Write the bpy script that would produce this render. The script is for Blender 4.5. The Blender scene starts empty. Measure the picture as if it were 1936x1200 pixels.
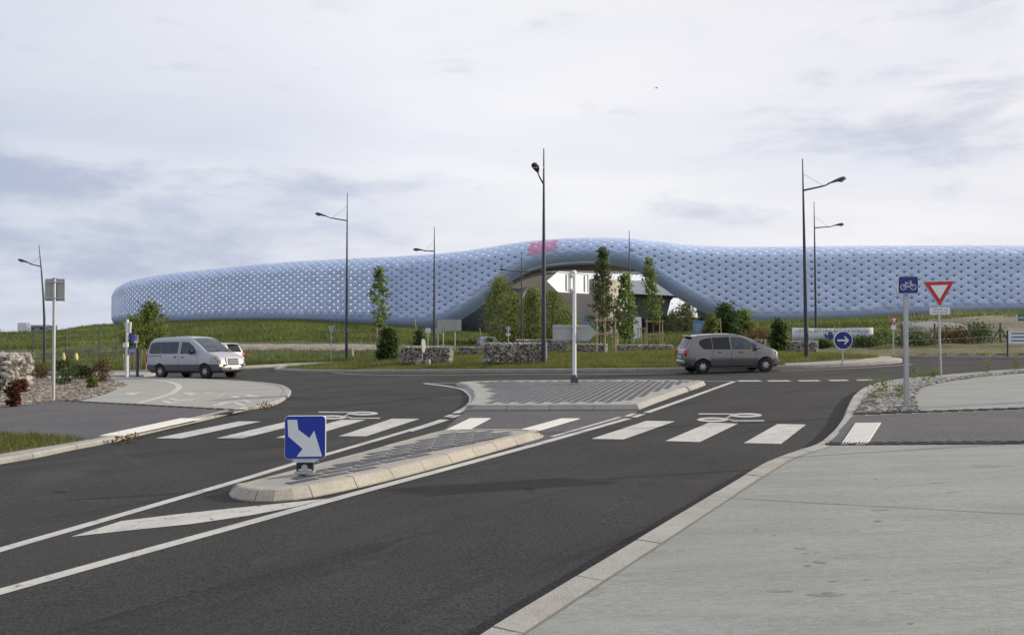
import bpy, bmesh, math, random
import numpy as np
from mathutils import Vector, Matrix
random.seed(7)
rng = np.random.default_rng(7)
scene = bpy.context.scene
COL = scene.collection
R = math.radians

# ------------------------------------------------------------------ camera
CAM_H = 1.63
FPX = 1600.0
PITCH = math.atan(25.0 / FPX)
cam_d = bpy.data.cameras.new('camera')
cam = bpy.data.objects.new('camera', cam_d)
COL.objects.link(cam)
cam.location = (0, 0, CAM_H)
cam.rotation_euler = (R(90) + PITCH, 0, 0)
cam_d.sensor_width = 36.0
cam_d.lens = 36.0 * FPX / 1936.0
cam_d.clip_start = 0.1
cam_d.clip_end = 9000
scene.camera = cam

# ------------------------------------------------------------------ sun + sky
SUN_EL = R(20)
SUN_H = Vector((0.978, 0.208, 0)).normalized()
SUN_DIR = Vector((SUN_H.x * math.cos(SUN_EL), SUN_H.y * math.cos(SUN_EL), math.sin(SUN_EL)))
sd = bpy.data.lights.new('sun', 'SUN')
sd.energy = 4.0
sd.angle = R(0.6)
sd.color = (1.0, 0.90, 0.74)
so = bpy.data.objects.new('sun', sd)
COL.objects.link(so)
so.rotation_euler = (-SUN_DIR).to_track_quat('-Z', 'Y').to_euler()

w = bpy.data.worlds.new('World')
scene.world = w
w.use_nodes = True
nt = w.node_tree
nt.nodes.clear()
def N(tree, typ, **kw):
    n = tree.nodes.new(typ)
    for k, v in kw.items():
        setattr(n, k, v)
    return n
def L(tree, a, b):
    tree.links.new(a, b)
def vmath(tree, op, a, b=None):
    n = N(tree, 'ShaderNodeMath', operation=op)
    for i, s in enumerate((a, b)):
        if s is None: continue
        if isinstance(s, (int, float)): n.inputs[i].default_value = s
        else: L(tree, s, n.inputs[i])
    return n.outputs[0]
out = N(nt, 'ShaderNodeOutputWorld')
bg = N(nt, 'ShaderNodeBackground')
bg.inputs['Strength'].default_value = 0.1
L(nt, bg.outputs[0], out.inputs[0])
sky = N(nt, 'ShaderNodeTexSky', sky_type='NISHITA')
sky.sun_disc = False
sky.sun_elevation = SUN_EL
sky.sun_rotation = math.atan2(SUN_H.x, SUN_H.y)
sky.air_density = 1.2
sky.dust_density = 1.5
tc = N(nt, 'ShaderNodeTexCoord')
sep = N(nt, 'ShaderNodeSeparateXYZ')
L(nt, tc.outputs['Generated'], sep.inputs[0])
zc = vmath(nt, 'ADD', vmath(nt, 'MAXIMUM', sep.outputs[2], 0.0), 0.16)
comb = N(nt, 'ShaderNodeCombineXYZ')
L(nt, vmath(nt, 'DIVIDE', sep.outputs[0], zc), comb.inputs[0])
L(nt, vmath(nt, 'DIVIDE', sep.outputs[1], zc), comb.inputs[1])
def sky_noise(scale, detail, rough, dist, off):
    mp = N(nt, 'ShaderNodeMapping')
    mp.inputs['Location'].default_value = off
    mp.inputs['Scale'].default_value = (0.55, 1.0, 1.0)
    L(nt, comb.outputs[0], mp.inputs[0])
    n = N(nt, 'ShaderNodeTexNoise')
    n.inputs['Scale'].default_value = scale
    n.inputs['Detail'].default_value = detail
    n.inputs['Roughness'].default_value = rough
    n.inputs['Distortion'].default_value = dist
    L(nt, mp.outputs[0], n.inputs[0])
    return n.outputs[0]
def sky_ramp(src, stops):
    r = N(nt, 'ShaderNodeValToRGB')
    el = r.color_ramp.elements
    while len(el) < len(stops): el.new(0.5)
    for e, (p, c) in zip(el, stops):
        e.position = p
        e.color = (*c, 1)
    L(nt, src, r.inputs[0])
    return r.outputs[0]
def sky_mix(fac, a, b, blend='MIX'):
    m = N(nt, 'ShaderNodeMix', data_type='RGBA', blend_type=blend)
    for s, i in ((fac, 0), (a, 6), (b, 7)):
        if isinstance(s, (int, float)): m.inputs[i].default_value = s
        elif isinstance(s, tuple): m.inputs[i].default_value = (*s, 1)
        else: L(nt, s, m.inputs[i])
    return m.outputs[2]
veil = sky_ramp(sky_noise(0.9, 7, 0.5, 0.3, (3.1, 0.4, 0)), [(0.25, (0.80,)*3), (0.5, (0.94,)*3), (0.8, (0.99,)*3)])
veil_col = sky_ramp(sky_noise(1.5, 7, 0.52, 0.3, (7.7, 1.2, 0)), [(0.28, (0.72, 0.75, 0.83)), (0.48, (0.79, 0.80, 0.85)), (0.70, (0.85, 0.855, 0.87))])
veil_hdr = sky_mix(1.0, veil_col, (10.4, 10.4, 10.5), 'MULTIPLY')
base = sky_mix(veil, sky_mix(1.0, sky.outputs[0], (0.8, 0.85, 1.05), 'MULTIPLY'), veil_hdr)
# low grey-blue cloud banks, in azimuth / elevation
az = vmath(nt, 'ARCTAN2', sep.outputs[0], sep.outputs[1])
el_ = vmath(nt, 'ARCSINE', sep.outputs[2])
cb = N(nt, 'ShaderNodeCombineXYZ')
L(nt, vmath(nt, 'MULTIPLY', az, 5.0), cb.inputs[0]); L(nt, vmath(nt, 'MULTIPLY', el_, 15.0), cb.inputs[1])
cn = N(nt, 'ShaderNodeTexNoise')
cn.inputs['Scale'].default_value = 1.5; cn.inputs['Detail'].default_value = 8; cn.inputs['Roughness'].default_value = 0.6; cn.inputs['Distortion'].default_value = 0.25
L(nt, cb.outputs[0], cn.inputs[0])
acc = vmath(nt, 'MULTIPLY', vmath(nt, 'SUBTRACT', cn.outputs[0], 0.5), 1.7)
for (a0, e0, sa, se, k) in ((-0.53, 0.156, 0.12, 0.020, 0.62), (-0.32, 0.105, 0.15, 0.028, 0.36), (-0.22, 0.168, 0.10, 0.012, 0.34), (-0.48, 0.072, 0.07, 0.022, 0.42), (0.47, 0.222, 0.15, 0.034, 0.36),
                            (0.27, 0.134, 0.07, 0.012, 0.26), (-0.62, 0.235, 0.05, 0.012, 0.5), (0.60, 0.33, 0.10, 0.03, 0.25), (0.62, 0.11, 0.05, 0.012, 0.4), (1.15, 0.17, 0.3, 0.03, 0.4), (-1.3, 0.2, 0.35, 0.03, 0.45), (2.4, 0.2, 0.5, 0.04, 0.4), (-2.5, 0.18, 0.4, 0.04, 0.4)):
    da = vmath(nt, 'DIVIDE', vmath(nt, 'SUBTRACT', az, a0), sa); de = vmath(nt, 'DIVIDE', vmath(nt, 'SUBTRACT', el_, e0), se)
    r2 = vmath(nt, 'ADD', vmath(nt, 'MULTIPLY', da, da), vmath(nt, 'MULTIPLY', de, de))
    gs = vmath(nt, 'POWER', 2.718, vmath(nt, 'MULTIPLY', r2, -0.5))
    acc = vmath(nt, 'ADD', acc, vmath(nt, 'MULTIPLY', gs, k))
mrk = N(nt, 'ShaderNodeMapRange', interpolation_type='SMOOTHSTEP')
mrk.inputs[1].default_value = 0.08; mrk.inputs[2].default_value = 0.66; mrk.inputs[3].default_value = 0.0; mrk.inputs[4].default_value = 0.82
L(nt, acc, mrk.inputs[0])
base2 = sky_mix(mrk.outputs[0], base, (5.0, 5.5, 6.8))
# thin cloud glows towards the sun
dotn = N(nt, 'ShaderNodeVectorMath', operation='DOT_PRODUCT')
L(nt, tc.outputs['Generated'], dotn.inputs[0])
dotn.inputs[1].default_value = SUN_DIR
glow = sky_ramp(vmath(nt, 'ADD', vmath(nt, 'MULTIPLY', dotn.outputs['Value'], 0.5), 0.5),
                [(0.0, (0.70, 0.75, 0.84)), (0.34, (0.80, 0.84, 0.91)), (0.58, (1.09, 1.085, 1.085)), (0.85, (1.08, 1.06, 1.03)), (1.0, (1.5, 1.4, 1.25))])
final = sky_mix(1.0, base2, glow, 'MULTIPLY')
L(nt, final, bg.inputs[0])

vs = scene.view_settings
vs.view_transform = 'Standard'
vs.look = 'None'
vs.exposure = 0.0
vs.gamma = 1.0
vs.use_curve_mapping = False

# ------------------------------------------------------------------ materials
def mat(name, col, rough=0.8, metal=0.0, var=0.12, scale=6.0, bump=0.0, bscale=40.0, col2=None, spec=0.5, stretch=None,
        emit=None, coat=0.0, fine=0.0, fscale=180.0, stain=None, trans=0.0, spots=None, more=()):
    m = bpy.data.materials.new(name)
    m.use_nodes = True
    t = m.node_tree
    b = t.nodes['Principled BSDF']
    b.inputs['Roughness'].default_value = rough
    b.inputs['Metallic'].default_value = metal
    b.inputs['Specular IOR Level'].default_value = spec
    b.inputs['Coat Weight'].default_value = coat
    b.inputs['Coat Roughness'].default_value = 0.12
    c1 = tuple(max(0, c * (1 - var)) for c in col)
    c2 = col2 if col2 else tuple(min(1, c * (1 + var)) for c in col)
    tcn = N(t, 'ShaderNodeTexCoord')
    src = tcn.outputs['Object']
    if stretch:
        mp = N(t, 'ShaderNodeMapping')
        mp.inputs['Scale'].default_value = stretch
        L(t, src, mp.inputs[0])
        src = mp.outputs[0]
    n = N(t, 'ShaderNodeTexNoise')
    n.inputs['Scale'].default_value = scale
    n.inputs['Detail'].default_value = 6
    n.inputs['Roughness'].default_value = 0.62
    L(t, src, n.inputs[0])
    r = N(t, 'ShaderNodeValToRGB')
    r.color_ramp.elements[0].position = 0.33
    r.color_ramp.elements[1].position = 0.67
    r.color_ramp.elements[0].color = (*c1, 1)
    r.color_ramp.elements[1].color = (*c2, 1)
    L(t, n.outputs[0], r.inputs[0])
    colout = r.outputs[0]
    if fine > 0:
        n3 = N(t, 'ShaderNodeTexNoise')
        n3.inputs['Scale'].default_value = fscale
        n3.inputs['Detail'].default_value = 3
        L(t, src, n3.inputs[0])
        r3 = N(t, 'ShaderNodeValToRGB')
        r3.color_ramp.elements[0].position = 0.3
        r3.color_ramp.elements[1].position = 0.7
        lo, hi = 1 - fine, 1 + fine
        r3.color_ramp.elements[0].color = (lo, lo, lo, 1)
        r3.color_ramp.elements[1].color = (hi, hi, hi, 1)
        L(t, n3.outputs[0], r3.inputs[0])
        mx = N(t, 'ShaderNodeMix', data_type='RGBA', blend_type='MULTIPLY')
        mx.inputs[0].default_value = 1
        L(t, colout, mx.inputs[6]); L(t, r3.outputs[0], mx.inputs[7])
        colout = mx.outputs[2]
    for st_i in [stain, spots] + list(more):
        if not st_i: continue
        scol, sscale, lo, hi = st_i[:4]
        ssrc = src
        if len(st_i) > 4:
            mp2 = N(t, 'ShaderNodeMapping', vector_type='TEXTURE')
            mp2.inputs['Rotation'].default_value = (0, 0, st_i[4]); mp2.inputs['Scale'].default_value = st_i[5]
            L(t, tcn.outputs['Object'], mp2.inputs[0]); ssrc = mp2.outputs[0]
        n4 = N(t, 'ShaderNodeTexNoise')
        n4.inputs['Scale'].default_value = sscale
        n4.inputs['Detail'].default_value = 7
        n4.inputs['Roughness'].default_value = 0.7
        n4.inputs['Distortion'].default_value = 0.6
        L(t, ssrc, n4.inputs[0])
        mr = N(t, 'ShaderNodeMapRange')
        mr.inputs[1].default_value = lo
        mr.inputs[2].default_value = hi
        L(t, n4.outputs[0], mr.inputs[0])
        mx = N(t, 'ShaderNodeMix', data_type='RGBA')
        L(t, mr.outputs[0], mx.inputs[0])
        L(t, colout, mx.inputs[6]); mx.inputs[7].default_value = (*scol, 1)
        colout = mx.outputs[2]
    L(t, colout, b.inputs['Base Color'])
    if bump > 0:
        n2 = N(t, 'ShaderNodeTexNoise')
        n2.inputs['Scale'].default_value = bscale
        n2.inputs['Detail'].default_value = 4
        L(t, src, n2.inputs[0])
        bp = N(t, 'ShaderNodeBump')
        bp.inputs['Strength'].default_value = bump
        bp.inputs['Distance'].default_value = 0.02
        L(t, n2.outputs[0], bp.inputs['Height'])
        L(t, bp.outputs[0], b.inputs['Normal'])
    if emit:
        b.inputs['Emission Color'].default_value = (*emit[0], 1)
        b.inputs['Emission Strength'].default_value = emit[1]
    if trans > 0:
        b.inputs['Transmission Weight'].default_value = trans
    return m

M = {}
M['asphalt'] = mat('asphalt', (0.0445, 0.0438, 0.0432), 0.9, var=0.18, scale=0.35, bump=0.4, bscale=80, fine=0.45, fscale=42, spec=0.15, spots=((0.085, 0.082, 0.078), 30, 0.65, 0.71), more=(((0.053, 0.051, 0.049), 1.0, 0.50, 0.68, R(52), (9.0, 0.9, 1.0)), ((0.021, 0.021, 0.022), 1.0, 0.56, 0.72, R(52), (7.0, 0.6, 1.0)), ((0.017, 0.017, 0.018), 0.9, 0.645, 0.69), ((0.062, 0.060, 0.056), 0.30, 0.57, 0.64), ((0.075, 0.072, 0.066), 2.3, 0.66, 0.70)))
M['asphalt_old'] = mat('asphalt_old', (0.082, 0.079, 0.084), 0.9, var=0.14, scale=0.8, bump=0.6, bscale=70, fine=0.55, fscale=34)
M['concrete'] = mat('concrete', (0.262, 0.272, 0.258), 0.88, var=0.10, scale=0.6, bump=0.35, bscale=50, fine=0.15, fscale=16, stretch=(1.0, 3.2, 1.0), spec=0.25, stain=((0.19, 0.19, 0.18), 0.42, 0.54, 0.78), spots=((0.10, 0.10, 0.098), 2.6, 0.655, 0.69), more=(((0.31, 0.31, 0.29), 1.0, 0.52, 0.70, R(4), (5.0, 0.35, 1.0)), ((0.20, 0.205, 0.20), 1.0, 0.57, 0.74, R(-3), (4.0, 0.22, 1.0)), ((0.15, 0.15, 0.145), 0.5, 0.63, 0.72)))
M['concrete_pale'] = mat('concrete_pale', (0.30, 0.295, 0.27), 0.85, var=0.08, scale=0.6, bump=0.2, bscale=60, fine=0.08, fscale=45)
M['kerb'] = mat('kerb', (0.31, 0.30, 0.275), 0.88, var=0.13, scale=2.2, bump=0.3, bscale=70, fine=0.14, fscale=50, stain=((0.24, 0.21, 0.16), 1.7, 0.56, 0.76))
M['kerb_warm'] = mat('kerb_warm', (0.355, 0.325, 0.28), 0.88, var=0.12, scale=2.4, bump=0.4, bscale=60, fine=0.16, fscale=50, stain=((0.28, 0.23, 0.15), 1.9, 0.56, 0.78))
M['paver'] = mat('paver', (0.075, 0.078, 0.090), 0.8, var=0.22, scale=3.0, bump=0.3, bscale=60, fine=0.2, fscale=60)
M['paint'] = mat('road_paint', (0.48, 0.47, 0.445), 0.75, var=0.07, scale=2.5, bump=0.15, bscale=90, fine=0.06, stain=((0.26, 0.255, 0.245), 2.2, 0.52, 0.78), spots=((0.11, 0.11, 0.11), 9, 0.585, 0.66), more=(((0.40, 0.39, 0.37), 1.0, 0.5, 0.7, R(52), (2.0, 0.25, 1.0)),))
M['tactile'] = mat('tactile_paint', (0.58, 0.575, 0.56), 0.7, var=0.06, scale=5, stain=((0.45, 0.44, 0.41), 5.0, 0.58, 0.8))
M['gravel'] = mat('gravel_ground', (0.16, 0.125, 0.095), 0.95, var=0.4, scale=9, bump=0.8, bscale=25, fine=0.4, fscale=30)
M['pebble'] = mat('pebble', (0.25, 0.24, 0.225), 0.9, var=0.5, scale=2.3, fine=0.2)
M['pebble_dark'] = mat('pebble_dark', (0.10, 0.085, 0.075), 0.9, var=0.35, scale=2.1)
M['bark_chip'] = mat('bark_chip', (0.23, 0.17, 0.12), 0.95, var=0.4, scale=3.1)
M['stone'] = mat('gabion_stone', (0.33, 0.305, 0.26), 0.92, var=0.5, scale=3.4, bump=0.5, bscale=18)
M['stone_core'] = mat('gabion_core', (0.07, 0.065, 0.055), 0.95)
M['wire'] = mat('galvanised_wire', (0.40, 0.41, 0.42), 0.5, 0.7)
M['galv'] = mat('galvanised_steel', (0.42, 0.43, 0.44), 0.45, 0.55, var=0.07, scale=5)
M['white_post'] = mat('white_lacquered_steel', (0.70, 0.71, 0.73), 0.35, 0.1, var=0.04, scale=3)
M['lamp_post'] = mat('slate_lacquered_steel', (0.035, 0.040, 0.055), 0.45, 0.2, var=0.1, scale=4)
M['lamp_glass'] = mat('lamp_diffuser', (0.45, 0.42, 0.36), 0.25)
M['sign_back'] = mat('sign_back_aluminium', (0.36, 0.37, 0.35), 0.5, 0.25, var=0.06, scale=3)
M['sign_rim'] = mat('sign_rim_aluminium', (0.72, 0.73, 0.74), 0.35, 0.3, var=0.04)
M['sign_white'] = mat('sign_white', (0.66, 0.70, 0.73), 0.45, var=0.03)
M['sign_glare'] = mat('bare_aluminium_back', (0.90, 0.90, 0.88), 0.32, 0.3, var=0.02)
M['sign_blue'] = mat('sign_blue', (0.008, 0.035, 0.33), 0.4, var=0.06, scale=3)
M['sign_navy'] = mat('sign_navy', (0.006, 0.018, 0.17), 0.4, var=0.06, scale=3)
M['sign_red'] = mat('sign_red', (0.42, 0.018, 0.025), 0.45, var=0.06, scale=3)
M['sign_green'] = mat('sign_green', (0.006, 0.075, 0.065), 0.5, var=0.06, scale=3)
M['black'] = mat('black_rubber', (0.013, 0.013, 0.014), 0.7, var=0.1)
M['ink'] = mat('ink', (0.02, 0.02, 0.03), 0.6)
M['ink_pale'] = mat('ink_pale', (0.42, 0.43, 0.45), 0.6)
M['ink_blue'] = mat('ink_blue', (0.03, 0.04, 0.14), 0.6)
M['banner'] = mat('banner_cloth', (0.60, 0.61, 0.66), 0.8, var=0.05, scale=1.0)
M['wood'] = mat('stake_wood', (0.36, 0.27, 0.155), 0.85, var=0.2, scale=6, stretch=(1, 1, 0.2))
M['wood_grey'] = mat('weathered_post', (0.12, 0.105, 0.085), 0.9, var=0.2, scale=6)
M['bark'] = mat('bark', (0.13, 0.10, 0.07), 0.95, var=0.25, scale=9, bump=0.5)
M['grass_ground'] = mat('grass_ground', (0.050, 0.062, 0.016), 0.95, var=0.25, scale=0.12, col2=(0.088, 0.092, 0.028), bump=0.9, bscale=1.4, fine=0.35, fscale=1.1, stain=((0.12, 0.10, 0.045), 0.05, 0.52, 0.75))
M['verge_dry'] = mat('dry_verge', (0.13, 0.095, 0.035), 0.95, var=0.25, scale=0.4, col2=(0.105, 0.105, 0.03), bump=0.6, bscale=8, fine=0.3, fscale=9)
M['earth'] = mat('bare_earth', (0.15, 0.125, 0.085), 0.95, var=0.35, scale=0.15, bump=0.8, bscale=2.0, fine=0.25, fscale=2.5, stain=((0.07, 0.075, 0.03), 0.16, 0.46, 0.62))
M['ballast'] = mat('stone_bank', (0.24, 0.20, 0.175), 0.95, var=0.25, scale=0.8, bump=0.9, bscale=4, fine=0.45, fscale=4)
M['path_grey'] = mat('grey_track', (0.20, 0.20, 0.19), 0.95, var=0.15, scale=0.4, fine=0.15, fscale=3)
def leaf(name, col, var=0.35, sc=1.6):
    m = mat(name, col, 0.6, var=var, scale=sc, fine=0.25, fscale=9, spec=0.3)
    t = m.node_tree
    b = t.nodes['Principled BSDF']
    src = b.inputs['Base Color'].links[0].from_socket
    tr = N(t, 'ShaderNodeBsdfTranslucent')
    L(t, src, tr.inputs[0])
    ms = N(t, 'ShaderNodeMixShader')
    ms.inputs[0].default_value = 0.45
    o = [n for n in t.nodes if n.type == 'OUTPUT_MATERIAL'][0]
    L(t, b.outputs[0], ms.inputs[1]); L(t, tr.outputs[0], ms.inputs[2])
    L(t, ms.outputs[0], o.inputs[0])
    return m
M['leaf_mid'] = leaf('leaf_mid_green', (0.15, 0.205, 0.055))
M['leaf_dark'] = leaf('leaf_dark_green', (0.12, 0.135, 0.062))
M['leaf_light'] = leaf('leaf_light_green', (0.150, 0.185, 0.048))
M['leaf_wispy'] = leaf('leaf_willow', (0.175, 0.205, 0.060))
M['leaf_bush'] = leaf('leaf_bush', (0.052, 0.085, 0.022))
M['leaf_red'] = leaf('leaf_red', (0.11, 0.040, 0.025))
M['leaf_rust'] = leaf('leaf_rust', (0.125, 0.078, 0.034))
M['flower'] = mat('cream_flower', (0.65, 0.55, 0.20), 0.7)
M['blade'] = leaf('grass_blade', (0.150, 0.170, 0.038), 0.35, 0.7)
M['blade_far'] = leaf('meadow_blade', (0.115, 0.145, 0.036), 0.5, 0.10)
M['blade_dry'] = leaf('dry_grass_blade', (0.17, 0.125, 0.045), 0.3, 0.5)
M['blade_lush'] = leaf('lush_grass_blade', (0.085, 0.120, 0.022), 0.3, 0.9)
M['tile'] = mat('facade_tile', (0.465, 0.57, 0.80), 0.36, 0.12, var=0.05, scale=0.07, fine=0.03, fscale=0.4)
def island_vary(m, lo, hi):
    t = m.node_tree; p = t.nodes['Principled BSDF']
    src = p.inputs['Base Color'].links[0].from_socket
    ge = N(t, 'ShaderNodeNewGeometry')
    mr = N(t, 'ShaderNodeMapRange'); mr.inputs[3].default_value = lo; mr.inputs[4].default_value = hi
    L(t, ge.outputs['Random Per Island'], mr.inputs[0])
    mx = N(t, 'ShaderNodeMix', data_type='RGBA', blend_type='MULTIPLY'); mx.inputs[0].default_value = 1
    L(t, src, mx.inputs[6]); L(t, mr.outputs[0], mx.inputs[7]); L(t, mx.outputs[2], p.inputs['Base Color'])
island_vary(M['tile'], 0.88, 1.06)
island_vary(M['stone'], 0.6, 1.25)
island_vary(M['pebble'], 0.55, 1.4)
M['tile_pink'] = mat('pink_led_screen', (0.66, 0.22, 0.36), 0.45, var=0.35, scale=0.8, emit=((0.95, 0.35, 0.5), 0.10))
M['tile_lip'] = mat('facade_lip', (0.42, 0.52, 0.73), 0.42, 0.1, var=0.05, scale=0.1)
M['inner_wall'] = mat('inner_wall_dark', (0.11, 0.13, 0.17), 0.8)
M['roof_mem'] = mat('roof_membrane', (0.30, 0.36, 0.46), 0.8)
M['soffit'] = mat('soffit_panel', (0.34, 0.30, 0.25), 0.5, 0.1, var=0.1, scale=0.2)
M['soffit_edge'] = mat('soffit_edge', (0.60, 0.60, 0.57), 0.5)
M['beige_wall'] = mat('beige_cladding', (0.50, 0.46, 0.40), 0.7, var=0.05, scale=0.1)
M['hall_white'] = mat('hall_white', (0.78, 0.81, 0.85), 0.6, var=0.04, scale=0.1)
M['hall_dark'] = mat('hall_dark', (0.085, 0.085, 0.09), 0.7, var=0.1, scale=0.1)
M['glass'] = mat('car_glass', (0.008, 0.010, 0.014), 0.05, var=0.1, spec=0.35)
M['glass_light'] = mat('car_glass_light', (0.030, 0.045, 0.060), 0.05, var=0.5, scale=2.5, spec=0.5)
M['silver'] = mat('silver_paint', (0.40, 0.41, 0.45), 0.42, 0.45, var=0.03, scale=2, coat=0.25)
M['silver_trim'] = mat('silver_trim', (0.46, 0.46, 0.48), 0.6, 0.0, var=0.05)
M['grey_clad'] = mat('grey_cladding', (0.075, 0.075, 0.08), 0.55, var=0.08)
M['taupe'] = mat('taupe_paint', (0.15, 0.145, 0.145), 0.24, 0.6, var=0.03, scale=2, coat=0.7)
M['white_car'] = mat('white_car_paint', (0.68, 0.69, 0.70), 0.35, var=0.03, coat=0.5)
M['dark_car'] = mat('dark_car_paint', (0.03, 0.035, 0.045), 0.3, 0.3, coat=0.6)
M['tyre'] = mat('tyre', (0.014, 0.014, 0.014), 0.85)
M['alloy'] = mat('alloy', (0.52, 0.53, 0.55), 0.35, 0.7, var=0.05)
M['chrome'] = mat('chrome', (0.7, 0.7, 0.72), 0.18, 0.9, var=0.02)
M['lens_clear'] = mat('lamp_lens', (0.40, 0.42, 0.44), 0.12, 0.2, var=0.1, scale=12)
M['lens_red'] = mat('lens_red', (0.45, 0.015, 0.018), 0.2, var=0.1)
M['lens_amber'] = mat('lens_amber', (0.60, 0.17, 0.05), 0.25, var=0.1)
M['lit_lamp'] = mat('lit_lamp', (0.9, 0.8, 0.5), 0.3, emit=((1.0, 0.80, 0.42), 0.9))
M['plate'] = mat('plate_white', (0.48, 0.49, 0.51), 0.5)
M['green_light'] = mat('green_signal', (0.05, 0.6, 0.25), 0.3, emit=((0.05, 1.0, 0.35), 3.0))
M['totem_blue'] = mat('totem_blue', (0.10, 0.20, 0.36), 0.5, var=0.2, scale=1.5)
M['totem_white'] = mat('totem_white', (0.66, 0.68, 0.72), 0.5, var=0.04)
M['totem_green'] = mat('totem_green', (0.12, 0.25, 0.06), 0.6)
M['shed_grey'] = mat('shed_grey', (0.25, 0.28, 0.33), 0.7)
M['bird'] = mat('bird_feather', (0.05, 0.05, 0.055), 0.8)
M['crack'] = mat('joint_dark', (0.17, 0.165, 0.15), 0.95)  # plain dark tone of the expansion joints in the concrete
M['stain'] = mat('damp_stain', (0.19, 0.195, 0.187), 0.88, var=0.3, scale=14, fine=0.2, fscale=30)
M['slot'] = mat('slot_stone', (0.045, 0.045, 0.052), 0.85, var=0.2, scale=4)

# ------------------------------------------------------------------ helpers
class MB:
    def __init__(s): s.v = []; s.f = []; s.m = []
    def add(s, vs, fs, mi=0):
        o = len(s.v)
        s.v.extend([tuple(p) for p in vs])
        for f in fs:
            s.f.append(tuple(i + o for i in f)); s.m.append(mi)
        return s
    def box(s, c, d, rz=0.0, mi=0, rx=0.0, ry=0.0):
        hx, hy, hz = d[0] / 2, d[1] / 2, d[2] / 2
        mtx = Matrix.Rotation(rz, 3, 'Z') @ Matrix.Rotation(ry, 3, 'Y') @ Matrix.Rotation(rx, 3, 'X')
        vs = []
        for z in (-hz, hz):
            for x, y in ((-hx, -hy), (hx, -hy), (hx, hy), (-hx, hy)):
                vs.append(tuple(Vector(c) + mtx @ Vector((x, y, z))))
        return s.add(vs, [(3, 2, 1, 0), (4, 5, 6, 7), (0, 1, 5, 4), (1, 2, 6, 5), (2, 3, 7, 6), (3, 0, 4, 7)], mi)
    def tube(s, pts, rad, n=8, mi=0):
        pts = [Vector(p) for p in pts]
        if isinstance(rad, (int, float)): rad = [rad] * len(pts)
        vs = []
        up = None
        for i, p in enumerate(pts):
            d = (pts[min(i + 1, len(pts) - 1)] - pts[max(i - 1, 0)])
            if d.length < 1e-9: d = Vector((0, 0, 1))
            d.normalize()
            if up is None:
                a = Vector((1, 0, 0)) if abs(d.x) < 0.9 else Vector((0, 1, 0))
            else: a = up
            a = (a - d * a.dot(d)).normalized()
            up = a
            b = d.cross(a)
            for k in range(n):
                t = 2 * math.pi * k / n
                vs.append(tuple(p + (a * math.cos(t) + b * math.sin(t)) * rad[i]))
        fs = []
        for i in range(len(pts) - 1):
            for k in range(n):
                k2 = (k + 1) % n
                fs.append((i * n + k, i * n + k2, (i + 1) * n + k2, (i + 1) * n + k))
        fs.append(tuple(range(n - 1, -1, -1)))
        fs.append(tuple(range((len(pts) - 1) * n, len(pts) * n)))
        return s.add(vs, fs, mi)
    def prism(s, top, ext, mi=0):
        """closed solid: polygon 'top' (3-D points) swept by the vector ext"""
        n = len(top)
        e = Vector(ext)
        vs = [tuple(p) for p in top] + [tuple(Vector(p) + e) for p in top]
        fs = [tuple(range(n)), tuple(range(2 * n - 1, n - 1, -1))]
        for i in range(n):
            j = (i + 1) % n
            fs.append((j, i, i + n, j + n))
        return s.add(vs, fs, mi)
    def panel(s, poly, y0=0.0, th=0.02, mi=0):
        """upright plate: polygon given as (x, z), front at y0 facing -Y"""
        return s.prism([(x, y0, z) for x, z in poly], (0, th, 0), mi)
    def lathe(s, prof, axis='Y', n=20, mi=0, c=(0, 0, 0)):
        vs = []
        for a, r in prof:
            for k in range(n):
                t = 2 * math.pi * k / n
                if axis == 'Y': vs.append((c[0] + r * math.cos(t), c[1] + a, c[2] + r * math.sin(t)))
                else: vs.append((c[0] + r * math.cos(t), c[1] + r * math.sin(t), c[2] + a))
        fs = []
        for i in range(len(prof) - 1):
            for k in range(n):
                k2 = (k + 1) % n
                fs.append((i * n + k, i * n + k2, (i + 1) * n + k2, (i + 1) * n + k))
        fs.append(tuple(range(n - 1, -1, -1)))
        fs.append(tuple(range((len(prof) - 1) * n, len(prof) * n)))
        return s.add(vs, fs, mi)
    def mesh(s, name, mats, smooth=None, fix=True):
        me = bpy.data.meshes.new(name)
        me.from_pydata(s.v, [], s.f)
        if not isinstance(mats, (list, tuple)): mats = [mats]
        for m_ in mats: me.materials.append(M[m_] if isinstance(m_, str) else m_)
        if any(s.m): me.polygons.foreach_set('material_index', s.m)
        if fix and len(s.f) < 40000:
            bm = bmesh.new(); bm.from_mesh(me)
            bmesh.ops.recalc_face_normals(bm, faces=bm.faces[:])
            bm.to_mesh(me); bm.free()
        if smooth is not None:
            me.shade_smooth()
            if smooth < 179: me.set_sharp_from_angle(angle=R(smooth))
        me.update()
        return me
    def build(s, name, mats, parent=None, smooth=None, kind=None, fix=True):
        o = bpy.data.objects.new(name, s.mesh(name, mats, smooth, fix))
        COL.objects.link(o)
        if parent is not None: o.parent = parent
        if kind: o['kind'] = kind
        return o
def tag(o, label, cat, group=None):
    o['label'] = label; o['category'] = cat
    if group: o['group'] = group
    return o
def thing(name, label, cat, loc=(0, 0, 0), rz=0.0, group=None):
    o = bpy.data.objects.new(name, None)
    o.empty_display_size = 0.2
    COL.objects.link(o)
    o.location = loc
    o.rotation_euler = (0, 0, rz)
    return tag(o, label, cat, group)
def rrect(x0, z0, x1, z1, r, n=4):
    pts = []
    for cx, cz, a0 in ((x1 - r, z1 - r, 0), (x0 + r, z1 - r, 90), (x0 + r, z0 + r, 180), (x1 - r, z0 + r, 270)):
        for k in range(n + 1):
            a = R(a0 + 90 * k / n)
            pts.append((cx + r * math.cos(a), cz + r * math.sin(a)))
    return pts
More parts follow.
